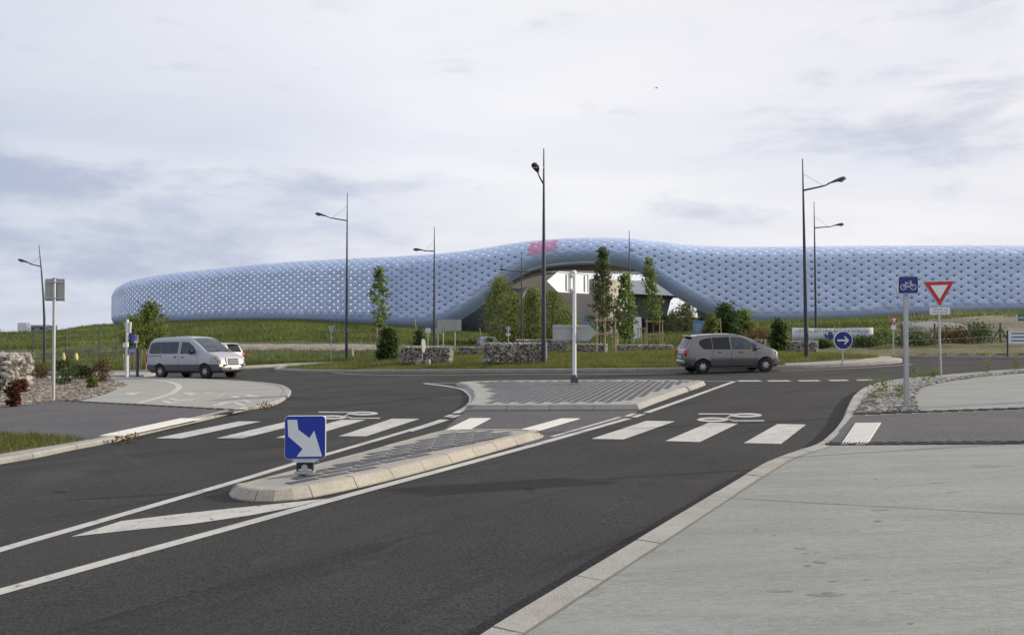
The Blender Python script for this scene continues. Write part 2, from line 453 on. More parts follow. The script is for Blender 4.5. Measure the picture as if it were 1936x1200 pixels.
def disc(cx, cz, r, n=28):
    return [(cx + r * math.cos(2 * math.pi * k / n), cz + r * math.sin(2 * math.pi * k / n)) for k in range(n)]
def text_mesh(body, size, width=None):
    cu = bpy.data.curves.new('lettering', 'FONT')
    cu.body = body; cu.size = size; cu.align_x = 'CENTER'; cu.align_y = 'CENTER'
    cu.resolution_u = 2
    ob = bpy.data.objects.new('lettering', cu)
    COL.objects.link(ob)
    dg = bpy.context.evaluated_depsgraph_get()
    me = bpy.data.meshes.new_from_object(ob.evaluated_get(dg))
    bpy.data.objects.remove(ob)
    if width:
        xs = [v.co.x for v in me.vertices]
        k = width / (max(xs) - min(xs))
        for v in me.vertices: v.co.x *= k
    return me
def lettering(name, body, size, width, mt, parent, loc):
    me = text_mesh(body, size, width)
    for v in me.vertices: v.co = Vector((v.co.x, 0, v.co.y))
    me.materials.clear(); me.materials.append(M[mt])
    o = bpy.data.objects.new(name, me)
    COL.objects.link(o); o.parent = parent; o.location = loc
    return o

# ------------------------------------------------------------------ the lie of the land
def g(X, Y): return 0.026 * X - 0.005 * Y
CP, SP = math.cos(PITCH), math.sin(PITCH)
def ray(px, py):
    u = (px - 968.0) / FPX; v = (600.0 - py) / FPX
    return u, CP - SP * v, SP + CP * v
def W(px, py, dz=0.0):
    """point of the sloping road plane (raised by dz) seen at a picture position"""
    dx, dy, dzr = ray(px, py)
    t = (CAM_H - dz) / (0.026 * dx - 0.005 * dy - dzr)
    return Vector((dx * t, dy * t, CAM_H + dzr * t))
def At(px, py, Y):
    dx, dy, dzr = ray(px, py)
    t = Y / dy
    return Vector((dx * t, Y, CAM_H + dzr * t))
def smooth_interp(xs, ys, sig=12.0, lo=-1400, hi=3400):
    X = np.arange(lo, hi + 1, 2.0)
    Y = np.interp(X, xs, ys)
    k = int(sig * 1.5)
    ker = np.exp(-0.5 * (np.arange(-k, k + 1) * 2.0 / sig) ** 2); ker /= ker.sum()
    Yp = np.pad(Y, k, mode='edge')
    Ys = np.convolve(Yp, ker, mode='valid')
    return lambda x: float(np.interp(x, X, Ys))
kn = [(-1400, 712), (-400, 709), (0, 707.5), (200, 706), (285, 703.5), (460, 697), (600, 689), (1100, 682), (1660, 676.8), (1936, 677.8), (2300, 680), (3400, 690)]
NEAR_Y = smooth_interp([k[0] for k in kn], [W(k[0], k[1]).y for k in kn], 30)
cr = [(-1400, 634), (-300, 632), (0, 630), (100, 628), (130, 622.5), (160, 617.5), (200, 614.5), (260, 612), (400, 607), (560, 606), (640, 611.5), (700, 615), (760, 620), (850, 628), (950, 634), (1000, 638), (1100, 641), (1200, 637), (1300, 627), (1400, 613), (1500, 608.5), (1600, 606), (1700, 599), (1800, 590.5), (1936, 588.5), (2300, 588), (3400, 600)]
CREST_PY = smooth_interp([k[0] for k in cr], [k[1] for k in cr], 10)
dp = [(-1400, 210), (0, 205), (215, 205), (300, 198), (560, 172), (900, 150), (1200, 142), (1650, 142), (1936, 142), (2300, 145), (3400, 150)]
CREST_Y = smooth_interp([k[0] for k in dp], [k[1] for k in dp], 40)
def hump(px, f):
    """low terraces and heaps on the grassed bank"""
    h = 0.0
    if px < 900:
        k = min(1, (900 - px) / 200)
        h += k * (0.30 * math.exp(-((f - 0.22) / 0.05) ** 2) + 0.38 * math.exp(-((f - 0.55) / 0.06) ** 2))
    if px > 1480:
        k = min(1, (px - 1480) / 120)
        h += k * (0.5 * math.exp(-((f - 0.45) / 0.10) ** 2) * (0.6 + 0.4 * math.sin(px * 0.021)) + 0.25 * math.sin(f * 19 + px * 0.013) * f * (1 - f) * 2)
    return h
def ter(X, Y):
    if Y < 8: return g(X, max(Y, -10)) - 0.14
    px = 968 + FPX * X / Y
    px = max(-1400, min(3400, px))
    yn = NEAR_Y(px)
    if Y < yn: return g(X, Y) - 0.14
    yc = CREST_Y(px)
    zn = g(X * yn / Y, yn) + 0.12
    zcst = At(px, CREST_PY(px), yc).z
    f = (Y - yn) / (yc - yn)
    if f <= 1:
        s = f * f * (3 - 2 * f)
        return zn + (zcst - zn) * (0.62 * f + 0.38 * s) + hump(px, f)
    d = Y - yc
    return zcst - 20 * min(1, max(0, d - 240) / 1200.0)
# central island of the roundabout
isl_px = [(560, 703.5), (620, 704.8), (720, 704.6), (820, 704.2), (1029, 703.6), (1280, 702), (1400, 700), (1500, 697.3), (1600, 693), (1680, 688), (1706, 684.6), (1694, 681.4), (1662, 679)]
ISL = [W(*p) for p in isl_px]
ISL += [Vector((17.5, 45, 0)), Vector((13, 50, 0)), Vector((6, 53.5, 0)), Vector((-2, 55, 0)), Vector((-8, 54, 0)), Vector((-12.6, 50.5, 0)), Vector((-13.2, 47, 0))]
ISL2 = [(p.x, p.y) for p in ISL]
def inside(poly, x, y):
    c = False
    n = len(poly)
    j = n - 1
    for i in range(n):
        xi, yi = poly[i]; xj, yj = poly[j]
        if (yi > y) != (yj > y) and x < (xj - xi) * (y - yi) / (yj - yi) + xi: c = not c
        j = i
    return c
def dist_edge(poly, x, y):
    P = np.array(poly); Q = np.roll(P, -1, axis=0)
    d = Q - P; t = ((x - P[:, 0]) * d[:, 0] + (y - P[:, 1]) * d[:, 1]) / (d ** 2).sum(1)
    t = np.clip(t, 0, 1)
    c = P + d * t[:, None]
    return float(np.sqrt(((c - (x, y)) ** 2).sum(1)).min())
def mound(x, y):
    d = dist_edge(ISL2, x, y)
    s = min(1, d / 7.0)
    return g(x, y) + 0.13 + 0.34 * s * s * (3 - 2 * s) + 0.03 * math.sin(x * 1.3) * math.sin(y * 1.1) * s
def ground(x, y):
    if 30 < y < 56 and -15 < x < 20 and inside(ISL2, x, y): return mound(x, y)
    t = ter(x, y)
    return max(t, g(x, y)) if y < 60 else t
def HIT(px, py, y0=20.0, y1=230.0):
    dx, dy, dz = ray(px, py)
    Y = y0
    prev = y0
    while Y < y1:
        t = Y / dy
        if CAM_H + dz * t <= ground(dx * t, Y):
            a, b = prev, Y
            for _ in range(18):
                m_ = (a + b) / 2; t = m_ / dy
                if CAM_H + dz * t <= ground(dx * t, m_): b = m_
                else: a = m_
            t = b / dy
            return Vector((dx * t, b, ground(dx * t, b)))
        prev = Y
        Y += 0.5 if Y < 70 else 1.0
    t = y1 / dy
    return Vector((dx * t, y1, ground(dx * t, y1)))
def on(X, Y, dz=0.0): return Vector((X, Y, ground(X, Y) + dz))
def struct(o): o['kind'] = 'structure'; return o
# ------------------------------------------------------------------ terrain sheet
def build_terrain():
    pxs = list(np.arange(-1400, -200, 60)) + list(np.arange(-200, 2150, 9)) + list(np.arange(2150, 3401, 60))
    mb = MB()
    rows = None
    for px in pxs:
        yn, yc = NEAR_Y(px), CREST_Y(px)
        ys = [-12.0, 6.0, yn - 3, yn - 0.02, yn]
        nf = 44
        ys += [yn + (yc - yn) * (k / nf) ** 1.25 for k in range(1, nf + 1)]
        ys += [yc + 8, yc + 40, yc + 100, yc + 240, yc + 600, yc + 1500, 5000, 8500]
        u = (px - 968) / FPX
        rows = len(ys)
        for Y in ys:
            X = u * Y if Y > 1 else u * 40 * (0.3)
            z = ter(X, Y)
            if yn + 2 < Y < yc + 10:
                z += 0.06 * math.sin(X * 0.9 + Y * 0.7) + 0.05 * math.sin(X * 2.3 - Y * 0.4)
            mb.v.append((X, Y, z))
    n = len(pxs)
    for i in range(n - 1):
        for j in range(rows - 1):
            a = i * rows + j
            mb.f.append((a, a + rows, a + rows + 1, a + 1)); mb.m.append(0)
    o = mb.build('ground', 'grass_ground', smooth=180, fix=False)
    return struct(o)
terrain = build_terrain()

# ------------------------------------------------------------------ flat sheets, ribbons, kerbs
def sheet_mesh(pts, dz, mt, name, parent=None, kind=None, thick=0.0):
    mb = MB()
    top = [(p.x, p.y, g(p.x, p.y) + dz) for p in pts]
    # counter-clockwise
    ar = sum(top[i][0] * top[(i + 1) % len(top)][1] - top[(i + 1) % len(top)][0] * top[i][1] for i in range(len(top)))
    if ar < 0: top = top[::-1]
    if thick > 0: mb.prism(top, (0, 0, -thick))
    else: mb.add(top, [tuple(range(len(top)))])
    return mb.build(name, mt, parent, kind=kind, fix=thick > 0)
def dense(pts, step):
    out_ = []
    for a, b in zip(pts[:-1], pts[1:]):
        n = max(1, int((b - a).length / step))
        for k in range(n): out_.append(a.lerp(b, k / n))
    out_.append(pts[-1])
    return out_
def catmull(pts, sub=6, closed=False):
    n = len(pts); out_ = []
    rngi = range(n if closed else n - 1)
    for i in rngi:
        p1, p2 = pts[i], pts[(i + 1) % n]
        p0 = pts[(i - 1) % n] if closed or i > 0 else p1 * 2 - p2
        p3 = pts[(i + 2) % n] if closed or i + 2 < n else p2 * 2 - p1
        for k in range(sub):
            t = k / sub
            out_.append(0.5 * ((2 * p1) + (p2 - p0) * t + (2 * p0 - 5 * p1 + 4 * p2 - p3) * t * t + (3 * p1 - p0 - 3 * p2 + p3) * t ** 3))
    if not closed: out_.append(pts[-1])
    return out_
def ribbon(pts, wid, dz, mt, name, parent):
    pts = [Vector((p.x, p.y, 0)) for p in pts]
    mb = MB(); n = len(pts)
    ws = wid if isinstance(wid, (list, tuple)) else [wid] * n
    for i, p in enumerate(pts):
        d = (pts[min(i + 1, n - 1)] - pts[max(0, i - 1)]).normalized()
        nr = Vector((-d.y, d.x, 0)) * ws[i] / 2
        for q in (p + nr, p - nr): mb.v.append((q.x, q.y, g(q.x, q.y) + dz))
    for i in range(n - 1):
        mb.f.append((2 * i + 1, 2 * i + 3, 2 * i + 2, 2 * i)); mb.m.append(0)
    return mb.build(name, mt, parent, fix=False)
def kerb_run(line, side, parent, mt='kerb', stone=1.0, wid=0.20, h=0.12, cham=0.03, zf=g, gap=0.012, closed=False, prof=None):
    """kerb stones along the outer line (points, z ignored); side +1 = body lies left of the walking direction"""
    P = [Vector((p.x, p.y, 0)) for p in line]
    if closed: P = P + [P[0]]
    seg = [(P[i + 1] - P[i]).length for i in range(len(P) - 1)]
    cum = np.concatenate([[0], np.cumsum(seg)])
    tot = cum[-1]
    ns = max(1, int(round(tot / stone)))
    PX = np.array([p.x for p in P]); PY = np.array([p.y for p in P])
    def pt(s):
        s = min(max(s, 0), tot)
        return Vector((float(np.interp(s, cum, PX)), float(np.interp(s, cum, PY)), 0))
    if prof is None: prof = [(0.0, -0.12), (0.0, h - cham), (cham, h), (wid, h - 0.004), (wid, -0.12)]
    for k in range(ns):
        s0, s1 = tot * k / ns + gap / 2, tot * (k + 1) / ns - gap / 2
        mb = MB(); m_ = len(prof)
        jit = random.uniform(-0.004, 0.004)
        sub = 3
        for q in range(sub + 1):
            s = s0 + (s1 - s0) * q / sub
            d = (pt(s + 0.12) - pt(s - 0.12))
            if d.length < 1e-6: d = pt(s1) - pt(s0)
            d.normalize()
            nr = Vector((-d.y, d.x, 0)) * side
            p = pt(s)
            for o_, z in prof:
                qv = p + nr * o_
                mb.v.append((qv.x, qv.y, zf(p.x, p.y) + z + (jit if z > 0 else 0)))
        for q in range(sub):
            for i in range(m_):
                j = (i + 1) % m_
                mb.f.append((q * m_ + i, q * m_ + j, (q + 1) * m_ + j, (q + 1) * m_ + i)); mb.m.append(0)
        mb.f.append(tuple(range(m_))); mb.m.append(0)
        mb.f.append(tuple(range((sub + 1) * m_ - 1, sub * m_ - 1, -1))); mb.m.append(0)
        mb.build('kerb_stone', mt, parent)
def inset(poly, d):
    """move a polygon (list of Vectors, any winding) inwards by d"""
    n = len(poly)
    ar = sum(poly[i].x * poly[(i + 1) % n].y - poly[(i + 1) % n].x * poly[i].y for i in range(n))
    sg = 1 if ar > 0 else -1
    res = []
    for i in range(n):
        a, b, c = poly[i - 1], poly[i], poly[(i + 1) % n]
        d1 = Vector((b.x - a.x, b.y - a.y)).normalized(); d2 = Vector((c.x - b.x, c.y - b.y)).normalized()
        n1 = Vector((-d1.y, d1.x)) * sg; n2 = Vector((-d2.y, d2.x)) * sg
        nn = (n1 + n2)
        if nn.length < 1e-6: nn = n1
        nn.normalize()
        k = d / max(0.45, nn.dot(n1))
        res.append(Vector((b.x + nn.x * k, b.y + nn.y * k, 0)))
    return res

# road
rp = []
for px in np.arange(-1400, 3401, 50):
    y = NEAR_Y(px) + 0.25
    rp.append(Vector(((px - 968) / FPX * y, y, 0)))
rp += [Vector((75, -6, 0)), Vector((-75, -6, 0))]
road = struct(sheet_mesh(rp, 0.0, 'asphalt', 'road'))
# kerb along the far side of the ring road
far_l = [Vector(((px - 968) / FPX * NEAR_Y(px), NEAR_Y(px) - 0.05, 0)) for px in np.arange(-150, 640, 12)]
far_r = [Vector(((px - 968) / FPX * NEAR_Y(px), NEAR_Y(px) - 0.05, 0)) for px in np.arange(1600, 2120, 12)]
kerb_run(far_l, 1, terrain, 'kerb', 1.0, 0.9, 0.14)
kerb_run(far_r, 1, terrain, 'kerb', 1.0, 0.35, 0.14)

# ---- right pavement
rk = [W(*p, 0.12) for p in [(700, 1330), (890, 1203), (1050, 1107), (1200, 1018), (1350, 929), (1450, 871), (1500, 852), (1543, 838), (1572, 815), (1592, 790), (1603, 765), (1618, 742), (1648, 726), (1690, 717.5), (1735, 713), (1790, 708), (1860, 702), (1936, 697), (2100, 690)]]
rk = catmull(rk, 5)
pav_r = rk + [Vector((38, 30, 0)), Vector((38, -3, 0)), Vector((0.5, -3, 0))]
pavement_r = struct(sheet_mesh(inset(pav_r, 0.15), 0.115, 'concrete', 'pavement', thick=0.2))
kerb_run(rk, -1, pavement_r, 'kerb', 1.0, 0.21, 0.125)
walk_r = [W(*p, 0.12) for p in [(1562, 841), (1612, 786), (1936, 773.5), (2150, 766), (2300, 830), (1936, 838.5)]]
wr = struct(sheet_mesh(walk_r, 0.122, 'asphalt_old', 'crossing_path'))
# toothed stone strips along the path
def slots(a, b, n, name_parent, ang, dz=0.12, lw=(0.19, 0.06)):
    base = MB(); base.box((0, 0, 0), (lw[0], lw[1], 0.02)); me = base.mesh('dark_sett', 'slot')
    for k in range(n):
        for row in (0, 1):
            p = a.lerp(b, (k + 0.5 + 0.45 * row) / n)
            d = (b - a).normalized(); nr = Vector((-d.y, d.x, 0))
            p = p + nr * (0.06 + 0.11 * row)
            o = bpy.data.objects.new('dark_sett', me)
            COL.objects.link(o); o.parent = name_parent
            o.location = (p.x, p.y, g(p.x, p.y) + dz + 0.004)
            o.rotation_euler = (0, 0, math.atan2(d.y, d.x) + ang)
slots(W(1564, 841, .12), W(1990, 837.5, .12), 15, wr, R(-22))
slots(W(1612, 784.5, .12), W(1990, 771, .12), 13, wr, R(-22))
# tactile plate with ribs
def tactile(quad, n, parent, dz, k2=10):
    pts = [W(*p, dz) for p in quad]
    o = sheet_mesh(pts, dz + 0.004, 'tactile', 'tactile_plate', parent, thick=0.006)
    a, b, c, d = pts
    for k in range(n):
        t = (k + 0.5) / n
        p, q = a.lerp(b, t), d.lerp(c, t)
        m1, m2 = p.lerp(q, 0.02), p.lerp(q, 0.98)
        wv = (b - a) / n * 0.30
        top = [m1 - wv, m1 + wv, m2 + wv, m2 - wv]
        mb = MB(); mb.prism([(v.x, v.y, g(v.x, v.y) + dz + 0.012) for v in top], (0, 0, -0.009))
        mb.build('rib', 'tactile', o)
    return o
tactile([(1590, 839.5), (1640, 839.5), (1666, 799), (1617, 799.5)], 9, wr, 0.124)
# gravel bed
gb = [W(*p, 0.12) for p in [(1616, 782), (1634, 760), (1658, 739), (1690, 730), (1730, 724), (1779, 716.5), (1860, 708), (1936, 701.5), (2100, 693.5), (2100, 697), (1936, 704.5), (1860, 711), (1800, 719), (1752, 728.5), (1733, 737), (1728, 748), (1729, 760), (1735, 775.5)]]
gravel_bed = struct(sheet_mesh(gb, 0.120, 'gravel', 'gravel_bed'))

def stone_v(r, flat=0.6):
    """a small irregular stone, 20 triangles"""
    t = (1 + 5 ** 0.5) / 2
    vs = [(-1, t, 0), (1, t, 0), (-1, -t, 0), (1, -t, 0), (0, -1, t), (0, 1, t), (0, -1, -t), (0, 1, -t), (t, 0, -1), (t, 0, 1), (-t, 0, -1), (-t, 0, 1)]
    rx, ry, rz_ = r * random.uniform(.7, 1.25), r * random.uniform(.6, 1.1), r * flat * random.uniform(.7, 1.2)
    a = random.uniform(0, 6.28); ca, sa = math.cos(a), math.sin(a)
    o = []
    for x, y, z in vs:
        k = random.uniform(0.78, 1.12) / 1.9
        x, y, z = x * rx * k, y * ry * k, z * rz_ * k
        o.append((x * ca - y * sa, x * sa + y * ca, z))
    return o
ICO = [(0, 11, 5), (0, 5, 1), (0, 1, 7), (0, 7, 10), (0, 10, 11), (1, 5, 9), (5, 11, 4), (11, 10, 2), (10, 7, 6), (7, 1, 8), (3, 9, 4), (3, 4, 2), (3, 2, 6), (3, 6, 8), (3, 8, 9), (4, 9, 5), (2, 4, 11), (6, 2, 10), (8, 6, 7), (9, 8, 1)]
def scatter_stones(poly, n, r0, r1, mats, probs, parent, dz, name='pebbles', flat=0.55):
    P2 = [(p.x, p.y) for p in poly]
    xs = [p[0] for p in P2]; ys = [p[1] for p in P2]
    mb = MB(); c = 0
    while c < n:
        x, y = random.uniform(min(xs), max(xs)), random.uniform(min(ys), max(ys))
        if not inside(P2, x, y): continue
        r = random.uniform(r0, r1)
        mi = random.choices(range(len(mats)), probs)[0]
        mb.add([(a + x, b + y, e + g(x, y) + dz + r * 0.2) for a, b, e in stone_v(r, flat)], ICO, mi)
        c += 1
    o = mb.build(name, mats, parent, fix=False)
    o['kind'] = 'stuff'
    return o
near_bed = [p for p in gb if p.y < 24]
scatter_stones(gb, 5200, 0.025, 0.07, ['pebble', 'pebble_dark', 'stone'], (6, 2, 1.5), gravel_bed, 0.12)

# ---- left pavement
lk = [W(*p) for p in [(-330, 940), (-150, 905), (0, 877), (60, 867), (140, 850), (200, 838.5), (300, 815), (400, 791.5), (470, 774.5), (505, 770), (532, 760), (549, 747), (547, 738), (525, 730), (470, 724), (400, 719.8), (330, 717.2), (240, 715)]]
lk = catmull(lk, 5)
pav_l = lk + [W(205, 713.8), W(100, 713), W(0, 713), W(-330, 713)]
pavement_l = struct(sheet_mesh(inset(pav_l, 0.15), 0.074, 'concrete_pale', 'pavement', thick=0.2))
kerb_run(lk, 1, pavement_l, 'kerb', 1.0, 0.21, 0.084)
walk_l = [W(*p, 0.08) for p in [(-330, 800), (0, 771), (60, 763), (102, 757.5), (150, 758.2), (250, 762.5), (350, 768), (462, 774.5), (400, 784.5), (340, 797), (260, 814), (205, 827), (160, 830), (0, 818), (-330, 850)]]
wl = struct(sheet_mesh(walk_l, 0.081, 'asphalt_old', 'crossing_path'))
slots(W(470, 774.8, .08), W(140, 757.6, .08), 20, wl, R(20), 0.081)
tactile([(186, 824), (228, 824.5), (382, 791), (343, 790.5)], 9, wl, 0.083)
bed_l = [W(*p, 0.08) for p in [(-330, 800), (0, 770.5), (60, 763), (102, 757), (150, 757.5), (200, 744), (240, 727), (214, 718.5), (190, 714.8), (0, 714.5), (-330, 716)]]
bark_bed = struct(sheet_mesh(bed_l, 0.087, 'gravel', 'planting_bed'))
scatter_stones(bed_l[1:-1] , 6500, 0.03, 0.085, ['pebble', 'bark_chip', 'pebble_dark'], (4, 4, 3), bark_bed, 0.08, 'bark_chips', 0.35)
patch_l = [W(*p, 0.08) for p in [(-330, 850), (0, 819), (100, 824), (163, 830.5), (120, 838), (60, 847), (0, 857), (-330, 912)]]
lawn_l = struct(sheet_mesh(patch_l, 0.081, 'verge_dry', 'grass_verge'))

# little refuge with the post cluster, left of the van
refl = [W(*p) for p in [(178, 713.4), (212, 713.2), (262, 712.6), (286, 711.2), (296, 708.6), (284, 706.2), (230, 706.2), (178, 707)]]
refuge_l = struct(sheet_mesh(inset(refl, 0.1), 0.11, 'concrete_pale', 'refuge', thick=0.2))
kerb_run(catmull(refl, 3, True), 1, refuge_l, 'kerb', 1.0, 0.2, 0.12, closed=True)

# ---- central island
def build_island():
    mb = MB()
    P = [Vector((x, y, 0)) for x, y in ISL2]
    rings = [0.12, 0.7, 1.5, 2.6, 4.0, 6.0]
    ring_pts = []
    dn = catmull(P, 4, True)
    for d in rings:
        ip = inset(dn, d) if d < 2 else None
        if ip is None:
            c = Vector((2.2, 44.5, 0)); k = 1 - d / 11.0
            ip = [c + (p - c) * k for p in dn]
        ring_pts.append(ip)
    n = len(dn)
    for rp_ in ring_pts:
        for p in rp_: mb.v.append((p.x, p.y, mound(p.x, p.y)))
    for i in range(len(rings) - 1):
        for k in range(n):
            k2 = (k + 1) % n
            mb.f.append((i * n + k, i * n + k2, (i + 1) * n + k2, (i + 1) * n + k)); mb.m.append(0)
    mb.v.append((2.2, 44.5, mound(2.2, 44.5)))
    for k in range(n): mb.f.append(((len(rings) - 1) * n + k, (len(rings) - 1) * n + (k + 1) % n, len(mb.v) - 1)); mb.m.append(0)
    o = struct(mb.build('roundabout_island', 'grass_ground', smooth=60, fix=False))
    kerb_run(dn, 1, o, 'kerb', 1.1, 0.30, 0.15, closed=True)
    return o
island = build_island()
# broader concrete apron on the right tip
apr = [W(*p) for p in [(1480, 697.8), (1560, 694.8), (1640, 690.6), (1690, 686.8), (1703, 684.6), (1693, 682), (1664, 680), (1655, 682.5), (1600, 687), (1540, 691), (1480, 694)]]
sheet_mesh(inset(apr, 0.1), 0.165, 'concrete_pale', 'apron', island, thick=0.05)

# ---- splitter islands (stone edged, set with dark blocks)
def splitter(out_pts, pav_dir, blk, name, parent_kind=True, max_parts=300, mt='kerb_warm', stone=0.8, pave_inset=0.36, kw=0.30):
    pts = [Vector((p.x, p.y, 0)) for p in out_pts]
    n = len(pts)
    ar = sum(pts[i].x * pts[(i + 1) % n].y - pts[(i + 1) % n].x * pts[i].y for i in range(n))
    if ar < 0: pts = pts[::-1]
    o = struct(sheet_mesh(inset(pts, 0.12), 0.112, 'concrete_pale', name, thick=0.12))
    kerb_run(pts, 1, o, mt, stone, 0.30, 0.15, closed=True, prof=[(0.0, -0.1), (0.0, 0.015), (0.07, 0.108), (0.10, 0.117), (kw, 0.117), (kw, -0.1)], gap=0.010)
    inn = inset(pts, pave_inset)
    P2 = [(p.x, p.y) for p in inn]
    d = Vector((pav_dir[0], pav_dir[1], 0)).normalized(); q = Vector((-d.y, d.x, 0))
    ln, wd, jl, jw = blk
    c0 = sum(inn, Vector()) / len(inn)
    cand = []
    for i in range(-60, 61):
        for j in range(-80, 81):
            s = (i + (0.5 if j % 2 else 0)) * (ln + jl); t = j * (wd + jw)
            c = c0 + d * s + q * t
            if all(inside(P2, (c + d * a * ln / 2 + q * b * wd / 2).x, (c + d * a * ln / 2 + q * b * wd / 2).y) for a in (-1, 1) for b in (-1, 1)):
                cand.append(c)
    cand.sort(key=lambda c: c.length)
    base = MB()
    hl, hw = ln / 2, wd / 2
    base.add([(-hl, -hw, 0), (hl, -hw, 0), (hl, hw, 0), (-hl, hw, 0), (-hl + .008, -hw + .008, .0055), (hl - .008, -hw + .008, .0055), (hl - .008, hw - .008, .0055), (-hl + .008, hw - .008, .0055)],
             [(4, 5, 6, 7), (0, 1, 5, 4), (1, 2, 6, 5), (2, 3, 7, 6), (3, 0, 4, 7)])
    me = base.mesh('paving_block', 'paver', fix=False)
    rz = math.atan2(d.y, d.x)
    rest = MB()
    for k, c in enumerate(cand):
        z = g(c.x, c.y) + 0.1115 + random.uniform(-.001, .002)
        if k < max_parts:
            ob = bpy.data.objects.new('paving_block', me); COL.objects.link(ob); ob.parent = o
            ob.location = (c.x, c.y, z); ob.rotation_euler = (0.0, 0.0, rz)
        else:
            mtx = Matrix.Translation((c.x, c.y, z)) @ Matrix.Rotation(rz, 4, 'Z')
            rest.add([tuple(mtx @ Vector(v)) for v in base.v], base.f)
    if rest.v: rest.build('far_paving_blocks', 'paver', o, kind='stuff', fix=False)
    return o
near_out = [W(*p) for p in [(433, 935), (440, 942), (462, 947), (500, 948.5), (545, 946.5), (610, 936.5), (700, 916.5), (800, 891), (900, 863.5), (965, 845), (1015, 831), (1029, 826)]]
_off = Vector((-0.055, 0.045, 0))
near_out += [W(*p, .115) + _off for p in [(1022, 812.5), (1000, 810.5), (940, 810), (880, 810.5), (838, 812), (780, 827), (700, 848.5), (600, 875), (520, 896), (480, 906), (455, 913)]]
isle_n = splitter(catmull([Vector((p.x, p.y, 0)) for p in near_out], 4, True), (0.60, 0.80), (0.40, 0.125, 0.045, 0.05), 'traffic_island', max_parts=300, stone=0.62, pave_inset=0.25, kw=0.20)
far_out = [W(*p) for p in [(879, 775.5), (960, 775.3), (1040, 775), (1130, 774.8), (1209, 774.4), (1240, 762), (1280, 747.5), (1320, 733.5), (1336, 727)]]
far_out += [W(*p, .115) for p in [(1326, 718.6), (1290, 717.4), (1200, 717), (1050, 717.8), (950, 718.6), (895, 720)]] + [W(*p) for p in [(860, 728.5), (878, 734), (890, 746), (892, 757), (887, 766)]]
isle_f = splitter(far_out, (0.25, 0.97), (0.62, 0.155, 0.04, 0.035), 'traffic_island', max_parts=300, stone=0.95, mt='kerb')

# refuge between the islands: lighter asphalt at road level
refp = [W(*p) for p in [(745, 842), (835, 816.5), (880, 777), (1208, 776), (1196, 786), (1100, 812), (1036, 831), (1000, 842)]]
ref_mid = struct(sheet_mesh(refp, 0.004, 'asphalt_old', 'crossing_refuge'))

# ------------------------------------------------------------------ road markings
def mark(quad, name='crossing_stripe', parent=None, dz=0.004, mt='paint'):
    return sheet_mesh([W(*p, dz) for p in quad], dz, mt, name, parent or road)
for q in ([(294, 828), (344.5, 828), (493, 796.2), (451, 796)], [(408, 828), (459, 828), (592, 795), (548, 795)],
          [(522, 827), (575, 827), (691, 793.2), (645, 793)], [(640, 824), (693, 824), (793.5, 791.2), (741, 791)],
          [(1118, 829), (1179, 830), (1276, 796), (1222, 795)], [(1258, 833), (1323, 835), (1396, 800), (1340, 798.5)],
          [(1406, 837), (1477, 838.5), (1524, 802), (1470, 801)]):
    mark(q)
for q in ([(838, 815), (882, 815), (928, 790.5), (889, 790.5)], [(966, 817), (1014, 815.5), (1097, 791), (1062, 791)]):
    tactile(q, 9, ref_mid, 0.004)
def line(pp, wid, name='edge_line', dz=0.004, sub=6, parent=None):
    return ribbon(catmull([W(*p, dz) for p in pp], sub), wid, dz, 'paint', name, parent or road)
line([(-120, 1074), (0, 1038.5), (200, 981), (440, 911), (560, 875), (700, 834.5), (790, 808), (838, 792.5)], 0.14)
line([(862, 780.5), (884, 768.5), (893, 757), (890, 746), (874, 735.5), (845, 729.5), (802, 724.5)], 0.17, 'edge_line')
line([(802, 724.3), (1000, 722.2), (1200, 720.6), (1386, 720.2)], 0.11)
line([(-120, 1152), (0, 1117.5), (300, 1034), (620, 946), (850, 884), (1030, 835), (1110, 812.5), (1188, 790.5)], 0.15)
line([(1222, 779.6), (1290, 756), (1340, 738), (1388, 720.8)], 0.15)
line([(1043, 825), (1110, 806), (1172, 788)], 0.09, dz=0.008, parent=ref_mid)
line([(776, 815), (815, 803), (846, 793)], 0.09, dz=0.008, parent=ref_mid)
for q in ([(838, 787.5), (850, 783.5), (862, 783.5), (849, 788)], [(849, 789), (863, 784.3), (872, 784.3), (858, 789.3)],
          [(1180, 786.5), (1193, 781.5), (1205, 781.2), (1190, 787)], [(1192, 788), (1208, 782.5), (1222, 782), (1204, 788.5)]):
    mark(q, 'guide_dash', dz=0.009)
mark([(134, 1014), (230, 984), (330, 972), (430, 961), (540, 950), (622, 941.5), (560, 957), (470, 974), (360, 990), (250, 1001)], 'hatched_nose')
for q in ([(1392, 718.8), (1434, 718.6), (1442, 720.6), (1398, 720.8)], [(1449, 718.8), (1490, 718.6), (1497, 720.5), (1455, 720.7)], [(1507, 718.6), (1546, 718.2), (1553, 720.2), (1513, 720.5)],
          [(1565, 718), (1600, 717.6), (1606, 719.5), (1571, 719.9)], [(1618, 717.4), (1650, 716.8), (1652, 718.4), (1622, 719)]):
    mark(q, 'give_way_dash')
line([(580, 699.8), (700, 708.2), (1000, 707.2), (1280, 705.6)], 0.10)
line([(1475, 700.6), (1600, 696.3), (1690, 691), (1730, 688)], 0.12)
